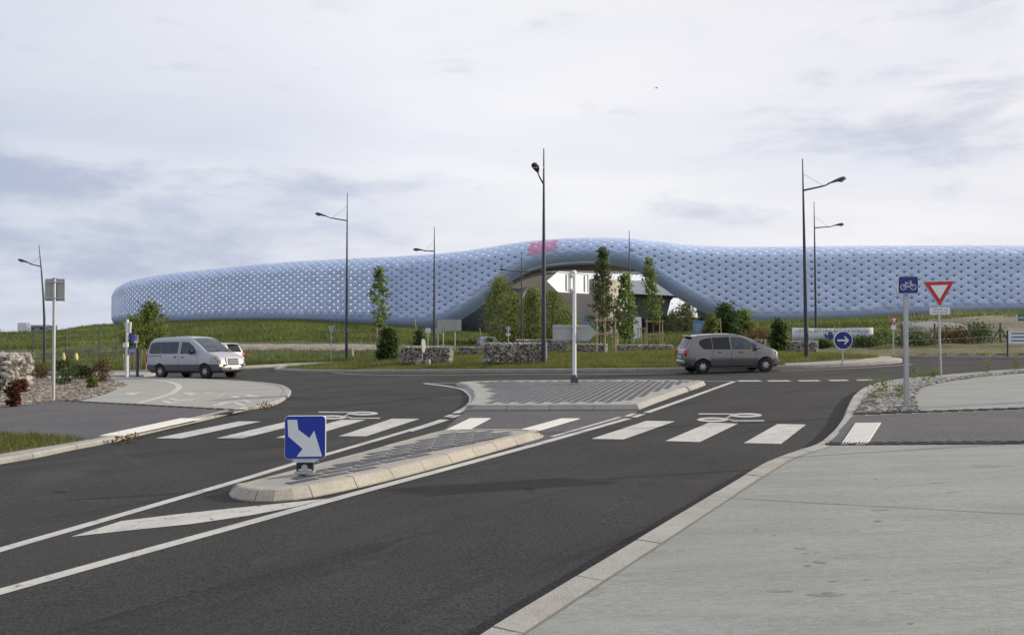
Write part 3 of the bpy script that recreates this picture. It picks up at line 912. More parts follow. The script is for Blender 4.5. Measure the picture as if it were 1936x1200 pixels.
def bike_symbol(x0, y0, x1, y1, flip, parent, dz):
    """stretched cycle symbol: two wheels, frame and handlebar, as one painted mark"""
    mb = MB()
    def P(u, v):
        if flip: u = 1 - u; v = 1 - v
        p = W(x0 + (x1 - x0) * u, y0 + (y1 - y0) * v, dz)
        return (p.x, p.y, g(p.x, p.y) + dz)
    def bar(a, b, w0):
        mb.add([P(a[0], a[1] - w0), P(b[0], b[1] - w0), P(b[0], b[1] + w0), P(a[0], a[1] + w0)], [(0, 1, 2, 3)])
    def ring(cx, cy, rx, ry, k):
        n = 20
        vs = []
        for i in range(n):
            t = 2 * math.pi * i / n
            vs.append(P(cx + rx * math.cos(t), cy + ry * math.sin(t)))
            vs.append(P(cx + rx * (1 - k * 0.5) * math.cos(t), cy + ry * (1 - k) * math.sin(t)))
        mb.add(vs, [(2 * i, 2 * ((i + 1) % n), 2 * ((i + 1) % n) + 1, 2 * i + 1) for i in range(n)])
    ring(0.23, 0.74, 0.23, 0.26, 0.75)
    ring(0.72, 0.24, 0.24, 0.24, 0.75)
    bar((0.02, 0.08), (0.55, 0.10), 0.055); bar((0.45, 0.12), (0.60, 0.20), 0.05)
    bar((0.42, 0.62), (0.56, 0.86), 0.05); bar((0.52, 0.88), (0.99, 0.86), 0.055)
    bar((0.5, 0.3), (0.42, 0.62), 0.06)
    return mb.build('cycle_symbol', 'paint', parent, fix=False)
bike_symbol(1318, 780.5, 1446, 797, False, road, 0.004)
bike_symbol(600, 777.5, 720, 792, False, road, 0.004)
# paint on the left pavement
def pmark(quad, name): return sheet_mesh([W(*p, 0.075) for p in quad], 0.079, 'paint', name, pavement_l)
ribbon(catmull([W(*p, .075) for p in [(262, 762), (300, 751.5), (325, 743), (338, 733), (335, 727), (318, 721.5), (290, 718), (262, 716.2)]], 6), 0.22, 0.079, 'paint', 'path_line', pavement_l)
pmark([(233, 744), (243, 745.5), (246, 748), (256, 746), (262, 743.5), (278, 742.5), (258, 741.5), (250, 741.5)], 'pedestrian_symbol')
for q in ([(344, 743), (356, 741.5), (366, 742.5), (377, 743.5), (368, 745.2), (362, 748), (352, 745.8), (346, 744.5)], [(382, 743.2), (390, 741.6), (402, 742.2), (396, 744), (386, 744.6)],
          [(409, 751.2), (412, 751.5), (427, 743.2), (423, 743)], [(434, 750.6), (444, 748.6), (458, 749.2), (448, 751.8), (438, 752)], [(460, 748), (470, 745.5), (478, 747), (496, 749.5), (484, 751.5), (470, 750)]):
    pmark(q, 'cycle_symbol')
pmark([(302, 758), (318, 763.5), (366, 757.8), (364, 756.6), (325, 760.2), (312, 756.6)], 'chevron')
pmark([(316, 753.5), (332, 758.2), (378, 754.2), (376, 753), (338, 755.6), (324, 752.2)], 'chevron')
pmark([(400, 767.2), (404, 764.6), (446, 759.4), (465, 767.2), (458, 768), (440, 761.4), (410, 767.2)], 'chevron')
pmark([(412, 763.4), (415, 761), (464, 754.6), (476, 761), (469, 761.6), (458, 756.8), (420, 762.6)], 'chevron')
pmark([(408, 722.2), (424, 724.2), (424, 725), (407, 723)], 'path_dash')

for k, (px, py, sx, sy) in enumerate(((1515, 1036, 14, 2), (1526, 1046, 10, 1.5), (1545, 1044, 7, 1.2), (1551, 1062, 16, 3), (1520, 1060, 8, 1.5), (1529, 1069, 9, 2), (1590, 1053, 11, 1.5), (1478, 1117, 26, 2), (1560, 1123, 34, 4), (1575, 1098, 12, 1.5), (1640, 1095, 9, 1.2), (1850, 1078, 6, 1.5), (1868, 1080, 5, 1), (1722, 1178, 7, 2), (1655, 905, 5, 1), (1432, 1003, 5, 1.2), (1465, 1011, 4, 1), (1660, 985, 9, 1.5), (1290, 1040, 5, 1))):
    n_ = 14
    sheet_mesh([W(px + sx * math.cos(6.283 * i / n_) * random.uniform(.6, 1.2), py + sy * math.sin(6.283 * i / n_) * random.uniform(.6, 1.3), .115) for i in range(n_)], 0.1162 + 0.0003 * (k % 3), 'stain', 'stain', pavement_r)
# kerb-side rust and dirt line: fine joints on the concrete
def joint(pp, dz, parent, wid=0.02):
    ribbon(catmull([W(*p, dz) for p in pp], 4), wid, dz + 0.0045, 'crack', 'expansion_joint', parent)
_in = [p for p in inset(pav_r, 0.222)[:len(rk)]]
ribbon(_in[4:-6], 0.014, 0.1195, 'crack', 'expansion_joint', pavement_r)
joint([(1365, 940.5), (1550, 951), (1936, 972), (2050, 979)], 0.115, pavement_r, 0.012)

# ------------------------------------------------------------------ drapes on the bank
def drape(cols, name, mt, lift=0.06, ny=5):
    """cols: (px, top_py, bottom_py); a strip laid on the terrain"""
    mb = MB()
    xs = [c[0] for c in cols]
    X = np.arange(xs[0], xs[-1] + 0.1, 8)
    for px in X:
        t0 = float(np.interp(px, xs, [c[1] for c in cols])) + 0.6 * math.sin(px * 0.11)
        b0 = float(np.interp(px, xs, [c[2] for c in cols])) + 0.6 * math.sin(px * 0.17)
        for k in range(ny + 1):
            p = HIT(px, b0 + (t0 - b0) * k / ny)
            mb.v.append((p.x, p.y, p.z + (lift if 0 < k < ny else -0.05)))
    for i in range(len(X) - 1):
        for k in range(ny):
            a = i * (ny + 1) + k
            mb.f.append((a, a + ny + 1, a + ny + 2, a + 1)); mb.m.append(0)
    return struct(mb.build(name, mt, smooth=180, fix=False))
drape([(420, 650.5, 660), (520, 651, 661), (640, 651, 662), (740, 650.5, 664)], 'stone_bank', 'ballast', 0.14)
drape([(1600, 664, 676), (1700, 657, 675), (1936, 655.5, 676.5), (2150, 655, 678)], 'dry_verge', 'verge_dry', 0.05)
drape([(1690, 612, 616), (1760, 603, 622), (1850, 596, 628), (1936, 592, 630), (2150, 592, 632)], 'earth_heap', 'earth', 0.12, 8)
drape([(1706, 611, 619), (1745, 609.5, 625), (1800, 612, 627), (1836, 622, 627)], 'grey_track', 'path_grey', 0.24, 6)
# ------------------------------------------------------------------ the big building
bl = [  # px, depth, top py, bottom py
 (222, 292, 556, 616), (213, 270, 551, 616), (210, 250, 545, 616), (213, 236, 537, 616), (226, 226, 529, 616), (250, 219, 522.5, 616), (300, 211, 514.5, 614), (400, 200, 504, 612), (500, 189, 494, 611),
 (600, 178, 487.5, 614), (700, 169, 483.5, 618), (760, 164, 480, 622), (800, 161.5, 477, 623), (830, 160, 474.5, 617), (860, 158.5, 471.5, 604), (900, 157, 466, 579), (929, 156, 461.5, 554), (953, 155.5, 457.5, 532),
 (993, 154.5, 451.5, 511.5), (1025, 154, 449, 502), (1073, 153, 446, 496.5), (1121, 152, 445, 495), (1160, 151.5, 445.5, 497), (1190, 151, 447, 502.5), (1215, 150.5, 449, 513), (1240, 150.5, 451.5, 530.5), (1270, 150, 455, 551),
 (1300, 150, 458, 569), (1335, 150, 460.5, 588), (1370, 150, 462, 601), (1410, 150, 463, 614), (1500, 150, 462.5, 613), (1600, 150, 461, 611), (1700, 150, 460.5, 606), (1800, 150, 460, 600), (1936, 150, 460, 596), (2100, 151, 461, 596), (2300, 154, 463, 600)]
pts_b = []
for k in range(len(bl) - 1):
    for t in np.linspace(0, 1, 8, endpoint=False): pts_b.append([bl[k][i] + (bl[k + 1][i] - bl[k][i]) * t for i in range(4)])
pts_b.append(list(bl[-1]))
arr = np.array(pts_b)
for _ in range(14):
    arr[1:-1] = 0.25 * arr[:-2] + 0.5 * arr[1:-1] + 0.25 * arr[2:]
PB = np.array([[*At(a[0], a[2], a[1])[:2], At(a[0], a[2], a[1]).z, At(a[0], a[3], a[1]).z] for a in arr])
sl = np.concatenate([[0], np.cumsum(np.sqrt(((PB[1:, :2] - PB[:-1, :2]) ** 2).sum(1)))])
S_TOT = float(sl[-1])
def bpath(s):
    return [float(np.interp(s, sl, PB[:, i])) for i in range(4)]
def bpx(s): return float(np.interp(s, sl, arr[:, 0]))
def bnorm(s):
    a, b = bpath(max(0, s - 1.5)), bpath(min(S_TOT, s + 1.5))
    d = Vector((b[0] - a[0], b[1] - a[1], 0)).normalized()
    return Vector((d.y, -d.x, 0))
ARC, RH, RD = 5.2, 3.0, 3.8
def bpoint(s, a, off=0.0):
    """point on the shell: s along the plan, a metres down from the crown, off outwards"""
    x, y, zt, zb = bpath(s)
    nr = bnorm(s)
    if a < ARC:
        th = a / ARC * math.pi / 2
        inn = RD * (1 - math.sin(th)); z = zt - RH * (1 - math.cos(th))
        no, nz = math.sin(th), math.cos(th) 
    else:
        inn = 0; z = zt - RH - (a - ARC); no, nz = 1, 0
    hb = z - zb
    if hb < 2.4:
        k = 1 - max(-0.2, hb) / 2.4
        inn += 1.5 * k * k
    return Vector((x - nr.x * inn + nr.x * no * off, y - nr.y * inn + nr.y * no * off, z + nz * off))
building = thing('shopping_centre', 'long curved blue metal-clad building with an arched entrance behind the roundabout', 'building', (0, 0, 0))
DX, DZ = 2.53, 0.655
FR = ((0.165, -0.075), (0.34, 0.0), (0.66, 0.0), (0.835, -0.075))
FR_OPEN = ((0.20, -0.06), (0.36, 0.0), (0.64, 0.0), (0.80, -0.06))
def tile_verts(s, a):
    cor = [(s - DX / 2, a), (s, a + DZ), (s + DX / 2, a), (s, a - DZ)]
    outer, inn = [], []
    for i in range(4):
        A, B = cor[i], cor[(i + 1) % 4]
        for f, dep in (FR_OPEN if bpx(s) < 668 else FR):
            p = (A[0] + (B[0] - A[0]) * f, A[1] + (B[1] - A[1]) * f)
            outer.append(bpoint(p[0], p[1], dep * min(1, max(0, (p[1] - 1.2) / 2.5))))
            q = (s + (p[0] - s) * 0.62, a + (p[1] - a) * 0.62)
            inn.append(bpoint(q[0], q[1], 0.0))
    return outer + inn + [bpoint(s, a, 0.01)]
TF = []
for i in range(16):
    j = (i + 1) % 16
    TF.append((i, j, 16 + j, 16 + i)); TF.append((16 + i, 16 + j, 32))
tiles = []
ncol = int(S_TOT / DX)
for j in range(0, 34):
    a = 0.75 + j * DZ
    for i in range(ncol):
        s = i * DX + DX / 2 + (DX / 2 if j % 2 else 0)
        if s > S_TOT - 2: continue
        ok = True
        x, y, zt, zb = bpath(s)
        zlow = bpoint(s, a + DZ).z
        for ss in (s - DX / 2, s, s + DX / 2):
            px_ = bpx(ss)
            zb_ = bpath(ss)[3]
            need = 0.9 if 860 < px_ < 1340 else 1.7
            if bpoint(ss, a + DZ * 0.7).z < zb_ + need: ok = False
        if ok: tiles.append((s, a, Vector((x, y, 0)).length, bpx(s)))
vis = sorted([t for t in tiles if 230 < t[3] < 1936 and t[1] > 2.0], key=lambda t: t[2])
vis_set = set((t[0], t[1]) for t in vis[:300])
rest = MB()
def is_pink(t): return False
for t in tiles:
    v = tile_verts(t[0], t[1])
    pk = is_pink(t)
    if (t[0], t[1]) in vis_set or pk:
        m_ = MB(); m_.add(v, TF)
        o = m_.build('facade_tile', 'tile_pink' if pk else 'tile', building, smooth=180, fix=False)
        if pk: o['label'] = 'pink-red illuminated facade tile beside the arch'
    else: rest.add(v, TF)
rest.build('far_facade_tiles', 'tile', building, smooth=180, kind='stuff', fix=False)
# pink LED mesh hung before the tiles, left of the arch crown
def s_at(px_):
    k = np.where(arr[:, 0] >= 213)[0]
    k = k[k > 30]
    return float(np.interp(px_, arr[k, 0], sl[k]))
screen = []
for k in range(17):
    mb = MB(); n_ = 12
    a0 = 2.05 + k * 0.20
    for i in range(n_ + 1):
        px_ = 999 + 53 * i / n_
        s = s_at(px_)
        a1 = a0 + (-0.5 * (1 - i / n_) if False else 0)
        for aa in (a0, a0 + 0.10): mb.v.append(tuple(bpoint(s, aa * (1.0 if i < 99 else 1) * (0.86 + 0.14 * (1 - i / n_)), 0.12)))
    for i in range(n_): mb.f.append((2 * i, 2 * i + 2, 2 * i + 3, 2 * i + 1)); mb.m.append(0)
    o = mb.build('screen_slat', 'tile_pink', building, smooth=180, fix=False)
    o['label'] = 'pink-red glowing strip of the LED screen beside the arch'
# plain lip under the tiles
lip = MB()
SS = np.arange(0, S_TOT, 0.9)
hs = [-0.3, 0.05, 0.3, 0.7, 1.2, 1.8, 2.5, 3.0]
for s in SS:
    x, y, zt, zb = bpath(s)
    px_ = bpx(s)
    top = 2.9 if 830 < px_ < 1370 else 3.0
    for h in hs:
        h2 = h * top / 3.0
        a = ARC + (zt - RH - (zb + h2))
        if a < ARC:
            cth = max(0, min(1, 1 - (zt - zb - h2) / RH)); a = math.acos(cth) / (math.pi / 2) * ARC
        lip.v.append(tuple(bpoint(s, a, -0.16 if h > 2 else -0.02)))
nh = len(hs)
for i in range(len(SS) - 1):
    for k in range(nh - 1):
        lip.f.append((i * nh + k, (i + 1) * nh + k, (i + 1) * nh + k + 1, i * nh + k + 1)); lip.m.append(0)
lip.build('base_lip', 'tile_lip', building, smooth=180, fix=False)
# dark wall behind the perforated skin and the roof deck
def s_at(px_): 
    k = np.where(arr[:, 0] >= 213)[0]
    k = k[k > 30]
    return float(np.interp(px_, arr[k, 0], sl[k]))
s0, s1 = s_at(690), S_TOT
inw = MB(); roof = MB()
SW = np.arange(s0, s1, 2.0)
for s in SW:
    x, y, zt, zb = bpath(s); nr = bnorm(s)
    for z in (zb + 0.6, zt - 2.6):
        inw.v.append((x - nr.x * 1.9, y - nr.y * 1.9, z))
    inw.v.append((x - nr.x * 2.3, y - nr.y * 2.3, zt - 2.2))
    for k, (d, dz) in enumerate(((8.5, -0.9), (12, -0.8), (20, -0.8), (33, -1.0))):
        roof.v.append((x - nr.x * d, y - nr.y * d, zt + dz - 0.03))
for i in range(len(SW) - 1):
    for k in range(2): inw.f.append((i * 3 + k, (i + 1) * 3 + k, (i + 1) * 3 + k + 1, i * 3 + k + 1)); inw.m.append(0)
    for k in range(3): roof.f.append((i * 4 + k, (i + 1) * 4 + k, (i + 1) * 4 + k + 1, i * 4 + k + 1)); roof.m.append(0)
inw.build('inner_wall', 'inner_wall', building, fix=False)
roof.build('roof_deck', 'roof_mem', building, smooth=60, fix=False)
# left: open frame behind the screen, so that sky shows through the holes
for px_ in range(240, 690, 30):
    s = s_at(px_); x, y, zt, zb = bpath(s); nr = bnorm(s)
    m_ = MB(); m_.tube([(x - nr.x * 2.4, y - nr.y * 2.4, zb), (x - nr.x * 2.4, y - nr.y * 2.4, zt - 2.6)], 0.12, 6)
    m_.tube([(x - nr.x * 2.4, y - nr.y * 2.4, zt - 2.6), (x - nr.x * 5.0, y - nr.y * 5.0, zt - 0.6)], 0.10, 6)
    m_.build('screen_column', 'galv', building, smooth=40)

# ---- inside of the arch
def arch_front(px_):
    s = s_at(px_)
    x, y, zt, zb = bpath(s)
    nr = bnorm(s)
    return Vector((x - nr.x * 1.5, y - nr.y * 1.5, zb + 0.06))
# left inner flank, tiled like the front but in its shade
fl = [800, 815, 830, 845, 860, 875, 890, 905, 920, 935, 950]
flank = MB(); flank_holes = []
nu, nv_ = len(fl), 14
for i, px_ in enumerate(fl):
    A = arch_front(px_)
    f = i / (nu - 1)
    B = At(958 + 40 * f, 638 - 98 * f ** 1.2, 186)
    for k in range(nv_ + 1):
        t = k / nv_
        p = A.lerp(B, t); p.z -= 2.0 * math.sin(t * math.pi) * 0.4 * f
        flank.v.append(tuple(p))
for i in range(nu - 1):
    for k in range(nv_):
        a = i * (nv_ + 1) + k
        flank.f.append((a, a + nv_ + 1, a + nv_ + 2, a + 1)); flank.m.append(0)
flank.build('inner_flank', 'tile', building, smooth=180, fix=False)
def fp(u, t):
    x = u * (nu - 1); i = min(nu - 2, int(x)); fx = x - i
    y = t * nv_; k = min(nv_ - 1, int(y)); fy = y - k
    q = lambda a, b: Vector(flank.v[a * (nv_ + 1) + b])
    return q(i, k).lerp(q(i + 1, k), fx).lerp(q(i, k + 1).lerp(q(i + 1, k + 1), fx), fy)
dots = MB()
for a in range(9):
    for b in range(7):
        u = 0.12 + 0.095 * a; t = 0.10 + 0.13 * b + (0.065 if a % 2 else 0)
        if t > 0.97: continue
        c = fp(u, t); n_ = Vector((0.3, -0.9, -0.25)).normalized()
        e1 = (fp(min(1, u + .03), t) - fp(u - .03, t)).normalized(); e2 = (fp(u, min(1, t + .03)) - fp(u, t - .03)).normalized()
        n_ = e1.cross(e2); n_.normalize()
        if n_.y > 0: n_ = -n_
        c = c + n_ * 0.06
        dots.add([tuple(c + e1 * 0.45), tuple(c + (e1 + e2) * 0.07), tuple(c + e2 * 0.8), tuple(c + (e2 - e1) * 0.07), tuple(c - e1 * 0.45), tuple(c - (e1 + e2) * 0.07), tuple(c - e2 * 0.8), tuple(c + (e1 - e2) * 0.07)], [tuple(range(8))])
dots.build('flank_openings', 'inner_wall', building, kind='stuff', fix=False)
# ceiling: curved boards with shadow gaps
cl = list(np.arange(945, 1346, 10))
def flare(px_):
    k = max(0, min(1, (px_ - 1130) / 90.0)); return 19.0 * k * k * (3 - 2 * k)
nb = 16
for k in range(nb):
    t0, t1 = k / nb, (k + 0.80) / nb
    mb = MB()
    for px_ in cl:
        A = arch_front(px_)
        for t in (t0, t1):
            y = A.y + 34 * t
            k_ = 1 - 0.10 * t
            mb.v.append((A.x + flare(px_) * t, y, A.z + 0.35 + 0.3 * math.sin(t * 3)))
    n = len(cl)
    for i in range(n - 1):
        mb.f.append((2 * i, 2 * i + 1, 2 * i + 3, 2 * i + 2)); mb.m.append(0)
    me_o = mb.build('ceiling_board', 'soffit', building, smooth=180, fix=False)
mb = MB()
for px_ in cl:
    A = arch_front(px_)
    mb.v.append((A.x, A.y + 0.3, A.z + 1.0)); mb.v.append((A.x + flare(px_), A.y + 34, A.z + 1.0))
for i in range(len(cl) - 1): mb.f.append((2 * i, 2 * i + 1, 2 * i + 3, 2 * i + 2)); mb.m.append(0)
mb.build('ceiling_void', 'hall_dark', building, smooth=180, fix=False)
mb = MB()
ed = [arch_front(px_) for px_ in np.arange(985, 1160, 8)]
mb.tube([(p.x, p.y - 0.1, p.z + 0.05) for p in ed], 0.14, 6)
mb.build('ceiling_edge', 'soffit_edge', building, smooth=60)
# back of the passage: pale curved wall, white wing roof, dark wing wall
hall = thing('entrance_wing', 'white-roofed inner wing seen through the arched entrance of the blue building', 'building', (0, 0, 0))
def wall_strip(cols, Y, name, mt, thick=1.5, parent=hall):
    mb = MB(); n = len(cols)
    for px_, t, b, *yy in cols:
        y = yy[0] if yy else Y
        p, q = At(px_, t, y), At(px_, b, y)
        mb.v += [tuple(p), tuple(q), (p.x, p.y + thick, p.z), (q.x, q.y + thick, q.z)]
    for i in range(n - 1):
        a, c = 4 * i, 4 * (i + 1)
        mb.f += [(a, c, c + 1, a + 1), (a + 2, c + 2, c, a), (a + 3, c + 3, c + 2, a + 2), (a + 1, c + 1, c + 3, a + 3)]; mb.m += [0] * 4
    mb.f += [(0, 1, 3, 2), (4 * n - 4, 4 * n - 2, 4 * n - 1, 4 * n - 3)]; mb.m += [0, 0]
    return mb.build(name, mt, parent, smooth=40)
wall_strip([(1085, 528, 645, 203), (1110, 528, 645, 201), (1135, 528, 640, 201), (1160, 528, 628, 203), (1178, 528, 612, 206), (1186, 528, 600, 208)], 202, 'curved_wall', 'beige_wall')
wall_strip([(870, 545, 660, 214), (950, 520, 660, 214), (1000, 515, 660, 214), (1090, 515, 660, 214)], 214, 'rear_wall', 'soffit')
wall_strip([(1140, 531.5, 552), (1190, 530.5, 555), (1240, 529.5, 557), (1290, 529, 560), (1330, 533, 566), (1360, 545, 575)], 216, 'wing_roof', 'hall_white', 10)
wall_strip([(1140, 552, 640), (1190, 555, 640), (1240, 557, 640), (1262, 558, 640)], 218, 'wing_wall', 'hall_dark', 3)
wall_strip([(1262, 558, 592), (1268, 558, 568), (1274, 558.5, 562), (1300, 560.5, 561.5), (1320, 565, 573), (1330, 566, 640), (1370, 577, 640), (1430, 590, 640)], 218.2, 'wing_wall', 'hall_dark', 3)
wall_strip([(1180, 606, 640), (1262, 598, 640), (1275, 603, 640), (1330, 600, 640)], 190, 'low_wall', 'hall_dark', 2)
# ------------------------------------------------------------------ street lamps
def street_lamp(base, top_z, arms, label, group='street lamps round the roundabout', lean=(0.0, 0.0), r0=0.10, bend=0.0):
    t = thing('street_lamp', label, 'street lamp', tuple(base), 0, group)
    H = top_z - base.z
    def ax(f): return Vector((lean[0] * H * f + bend * H * math.sin(f * math.pi) , lean[1] * H * f, H * f))
    mb = MB(); mb.tube([ax(f) for f in (0, .03, .2, .4, .6, .8, .9, 1)], [r0, r0, r0 * .9, r0 * .78, r0 * .62, r0 * .45, r0 * .33, r0 * .22], 10)
    mb.build('pole', 'lamp_post', t, smooth=50)
    mb = MB(); mb.lathe([(-0.1, r0 * 1.9), (0.02, r0 * 1.9), (0.03, r0 * 1.2), (0.1, r0 * 1.08)], 'Z', 12); mb.build('base_plate', 'lamp_post', t, smooth=40)
    mb = MB(); mb.box((0, -r0 - 0.001, 0.9), (0.09, 0.012, 0.34)); mb.build('service_hatch', 'lamp_post', t)
    for fz, dx, dy, rise, ln in arms:
        a = ax(fz); d = Vector((dx, dy, 0)).normalized()
        e = a + d * ln + Vector((0, 0, rise))
        mid = a + d * ln * 0.5 + Vector((0, 0, rise * 0.42))
        mb = MB(); mb.tube([a, mid, a.lerp(e, 0.64) + Vector((0, 0, -0.03)), e - d * 0.42 + Vector((0, 0, -0.42 * rise / ln + .01))], [0.042, 0.036, 0.03, 0.028], 8)
        arm = mb.build('arm', 'lamp_post', t, smooth=50)
        mb = MB(); mb.tube([ax(min(1, fz + 0.085)), a.lerp(e, 0.55)], 0.009, 5); mb.build('stay', 'wire', arm)
        # flattened tear-drop head
        sl_ = rise / ln
        hd = MB(); q = Vector((-d.y, d.x, 0))
        n = 12
        st = [(0, .03, .03), (.15, .07, .05), (.4, .14, .09), (.65, .17, .12), (.85, .15, .12), (.97, .07, .07), (1.0, .02, .03)]
        for f, wv, hv in st:
            c = e + d * (f * 0.85 - 0.5) + Vector((0, 0, sl_ * (f * 0.85 - 0.5) * 1.0 + hv * 0.35))
            for k in range(n):
                th = 2 * math.pi * k / n
                zz = math.sin(th); zz = zz * hv if zz > 0 else zz * hv * 0.45
                hd.v.append(tuple(c + q * (math.cos(th) * wv) + Vector((0, 0, zz))))
        for i in range(len(st) - 1):
            for k in range(n):
                k2 = (k + 1) % n
                hd.f.append((i * n + k, i * n + k2, (i + 1) * n + k2, (i + 1) * n + k)); hd.m.append(0)
        hd.f.append(tuple(range(n))); hd.m.append(0); hd.f.append(tuple(range((len(st) - 1) * n, len(st) * n))); hd.m.append(0)
        head = hd.build('lamp_head', 'lamp_post', t, smooth=60)
        gl = MB(); c = e + d * 0.12
        gl.lathe([(-0.045, 0.06), (-0.03, 0.11), (0.0, 0.12)], 'Z', 12, c=(c.x, c.y, c.z - 0.01 + sl_ * 0.1)); gl.build('diffuser', 'lamp_glass', head, smooth=60)
    return t
def topz(px, py, Y): return At(px, py, Y).z
b = HIT(655, 683); street_lamp(b, topz(656, 365, b.y), [(0.835, -1, -0.15, 0.32, 1.75)], 'slate grey street lamp with arm to the left, by the first staked tree', lean=(0.002, 0))
b = HIT(1028, 688); street_lamp(b, topz(1030, 281, b.y), [(0.832, -0.26, -1.0, 0.45, 1.7)], 'tallest looking slate grey street lamp, beside the direction sign post', lean=(0.001, 0), r0=0.115)
b = HIT(1525, 677); street_lamp(b, topz(1519, 300, b.y), [(0.84, 1, 0.05, 0.42, 1.6)], 'tall slate grey street lamp in front of the white banner, arm to the right', lean=(-0.015, 0))
b = on((1543 - 968) / FPX * 60, 60); street_lamp(b, topz(1540, 381, b.y), [(0.815, 1, 0.1, 0.20, 1.85)], 'shorter looking street lamp close behind the tall one by the banner', lean=(-0.01, 0))
b = on((821 - 968) / FPX * 62, 62); street_lamp(b, topz(822, 429, b.y), [(0.81, -1, -0.1, 0.05, 1.2)], 'slate grey street lamp with short left arm, before the left half of the building')
b = on((1190 - 968) / FPX * 66, 66); street_lamp(b, topz(1190, 436, b.y), [(0.82, 0.25, 1.0, 0.25, 1.5)], 'thin street lamp between the dark tree and the right staked tree')
b = on((986 - 968) / FPX * 78, 78); street_lamp(b, topz(986, 478, b.y), [(0.80, -1, -0.1, 0.15, 1.7), (0.80, 1, -0.1, 0.15, 1.7)], 'two-armed street lamp standing among the pale willows')
b = HIT(84, 690); street_lamp(b, topz(71, 463, b.y), [(0.82, -1, -0.35, 0.30, 1.1)], 'bent street lamp leaning left at the left edge beyond the planting bed', lean=(-0.055, 0), bend=0.018)
# a lamp and a sign outside the picture on the right whose shadows cross the road
b = on(19.2, 17.9); b.z = g(19.2, 17.9) + 0.12
street_lamp(b, b.z + 9.4, [(0.83, 0.2, 1, 0.4, 1.7)], 'street lamp outside the right edge whose thin shadow crosses the road')

# ------------------------------------------------------------------ signs
def clamp_pair(t, x, zs, w_=0.10, mt='galv'):
    for z in zs:
        mb = MB(); mb.box((x, 0.0, z), (w_, 0.075, 0.03)); mb.build('clamp', mt, t)
def post(t, h, r=0.03, mt='galv', x=0.0, y=0.0, name='post', square=False):
    mb = MB()
    if square: mb.box((x, y, h / 2 - 0.03), (2 * r, 2 * r, h + 0.06))
    else: mb.tube([(x, y, -0.06), (x, y, h)], r, 10)
    o = mb.build(name, mt, t, smooth=40 if not square else None)
    cp = MB(); cp.box((x, y, h + 0.008), (2.1 * r, 2.1 * r, 0.016)); cp.build('post_cap', 'black', o)
    return o
def plate(t, poly, y, th, face, rim=None, name='panel', back=None, inset_k=0.93):
    """sign plate with rim (poly in x, z) and a printed face 3 mm proud"""
    mb = MB(); mb.panel(poly, y, th)
    o = mb.build(name, rim or 'sign_rim', t)
    cx = sum(p[0] for p in poly) / len(poly); cz = sum(p[1] for p in poly) / len(poly)
    f = MB(); f.panel([(cx + (p[0] - cx) * inset_k, cz + (p[1] - cz) * inset_k) for p in poly], y - 0.003, 0.002)
    f.build('face', face, o)
    return o
def glyph(o, poly, y, mt, name='symbol'):
    mb = MB(); mb.panel(poly, y, 0.0015); return mb.build(name, mt, o)

# keep-right board on the near island
b = W(577, 893, 0.15)
t = thing('keep_right_sign', 'blue square keep-right sign with white arrow on the near traffic island', 'road sign', tuple(b), R(4))
sc = b.y / FPX
mb = MB(); mb.box((0, 0, 0.012), (0.21, 0.17, 0.025)); mb.build('foot', 'galv', t)
mb = MB(); mb.panel([(-.09, .02), (-.085, .02), (-.075, .045), (.075, .045), (.085, .02), (.09, .02), (.09, .115), (-.09, .115)], -0.04, 0.08); mb.build('spring_base', 'black', t)
mb = MB(); mb.panel(disc(0, 0.062, 0.036, 14), -0.043, 0.07); mb.build('base_bolt', 'galv', t)
mb = MB(); mb.panel([(-.17, .165), (-.09, .105), (.09, .105), (.17, .165)], 0.0, 0.03); mb.build('neck_plate', 'sign_white', t)
pn = plate(t, rrect(-.225, .155, .225, .635, .04), -0.015, 0.05, 'sign_blue', inset_k=0.982)
_k = lambda q: [(x * .88, .155 + (z - .22) * .915) for x, z in q]
glyph(pn, _k([(-.22, .70), (-.10, .70), (-.085, .58), (.055, .475), (.115, .565), (.215, .25), (-.105, .25), (-.03, .345), (-.21, .50)]), -0.021, 'sign_white', 'arrow')
for xx in (-.14, .14):
    mb = MB(); mb.panel(disc(xx, .125, .012, 8), -.003, .01); mb.build('bolt', 'galv', t)

# direction post on the far island
b = W(1086, 723.5, 0.15)
t = thing('direction_sign', 'white post with two arrow panels seen from behind, on the paved island', 'direction sign', tuple(b), 0)
H = topz(1086, 512, b.y) - b.z
mb = MB(); mb.tube([(0, 0, 0), (0, 0, H - .06), (0, 0, H - .05)], [0.060, 0.056, 0.056], 14); mb.build('post', 'white_post', t, smooth=50)
mb = MB(); mb.lathe([(0, .07), (.04, .062), (.07, .03)], 'Z', 12, c=(0, 0, H - .05)); mb.build('post_cap', 'white_post', t, smooth=50)
mb = MB(); mb.box((0, 0, 0.09), (0.22, 0.20, 0.16)); mb.lathe([(0.15, .10), (0.24, .09)], 'Z', 12); mb.build('foot', 'grey_clad', t)
def arrow_panel(t, zc_, ht, x0, x1, tip, face, rim, rzp, bars, yoff):
    em = MB()
    em.panel([(x0, zc_ - ht / 2), (x1, zc_ - ht / 2), (tip, zc_), (x1, zc_ + ht / 2), (x0, zc_ + ht / 2)], yoff, 0.03)
    o = em.build('arrow_panel', face, t); o.rotation_euler = (0, 0, rzp)
    for dz in (-ht * 0.36, ht * 0.36):
        m2 = MB(); m2.box(((x0 + x1) / 2 * 0.9, yoff - 0.012, zc_ + dz), (abs(x1 - x0) * bars, 0.02, 0.03)); m2.build('rail', 'galv' if rim else face, o)
        m3 = MB(); m3.box((0, yoff - 0.04, zc_ + dz), (0.20, 0.14, 0.045)); m3.build('clamp', 'galv', o)
    return o
s_ = b.y / FPX
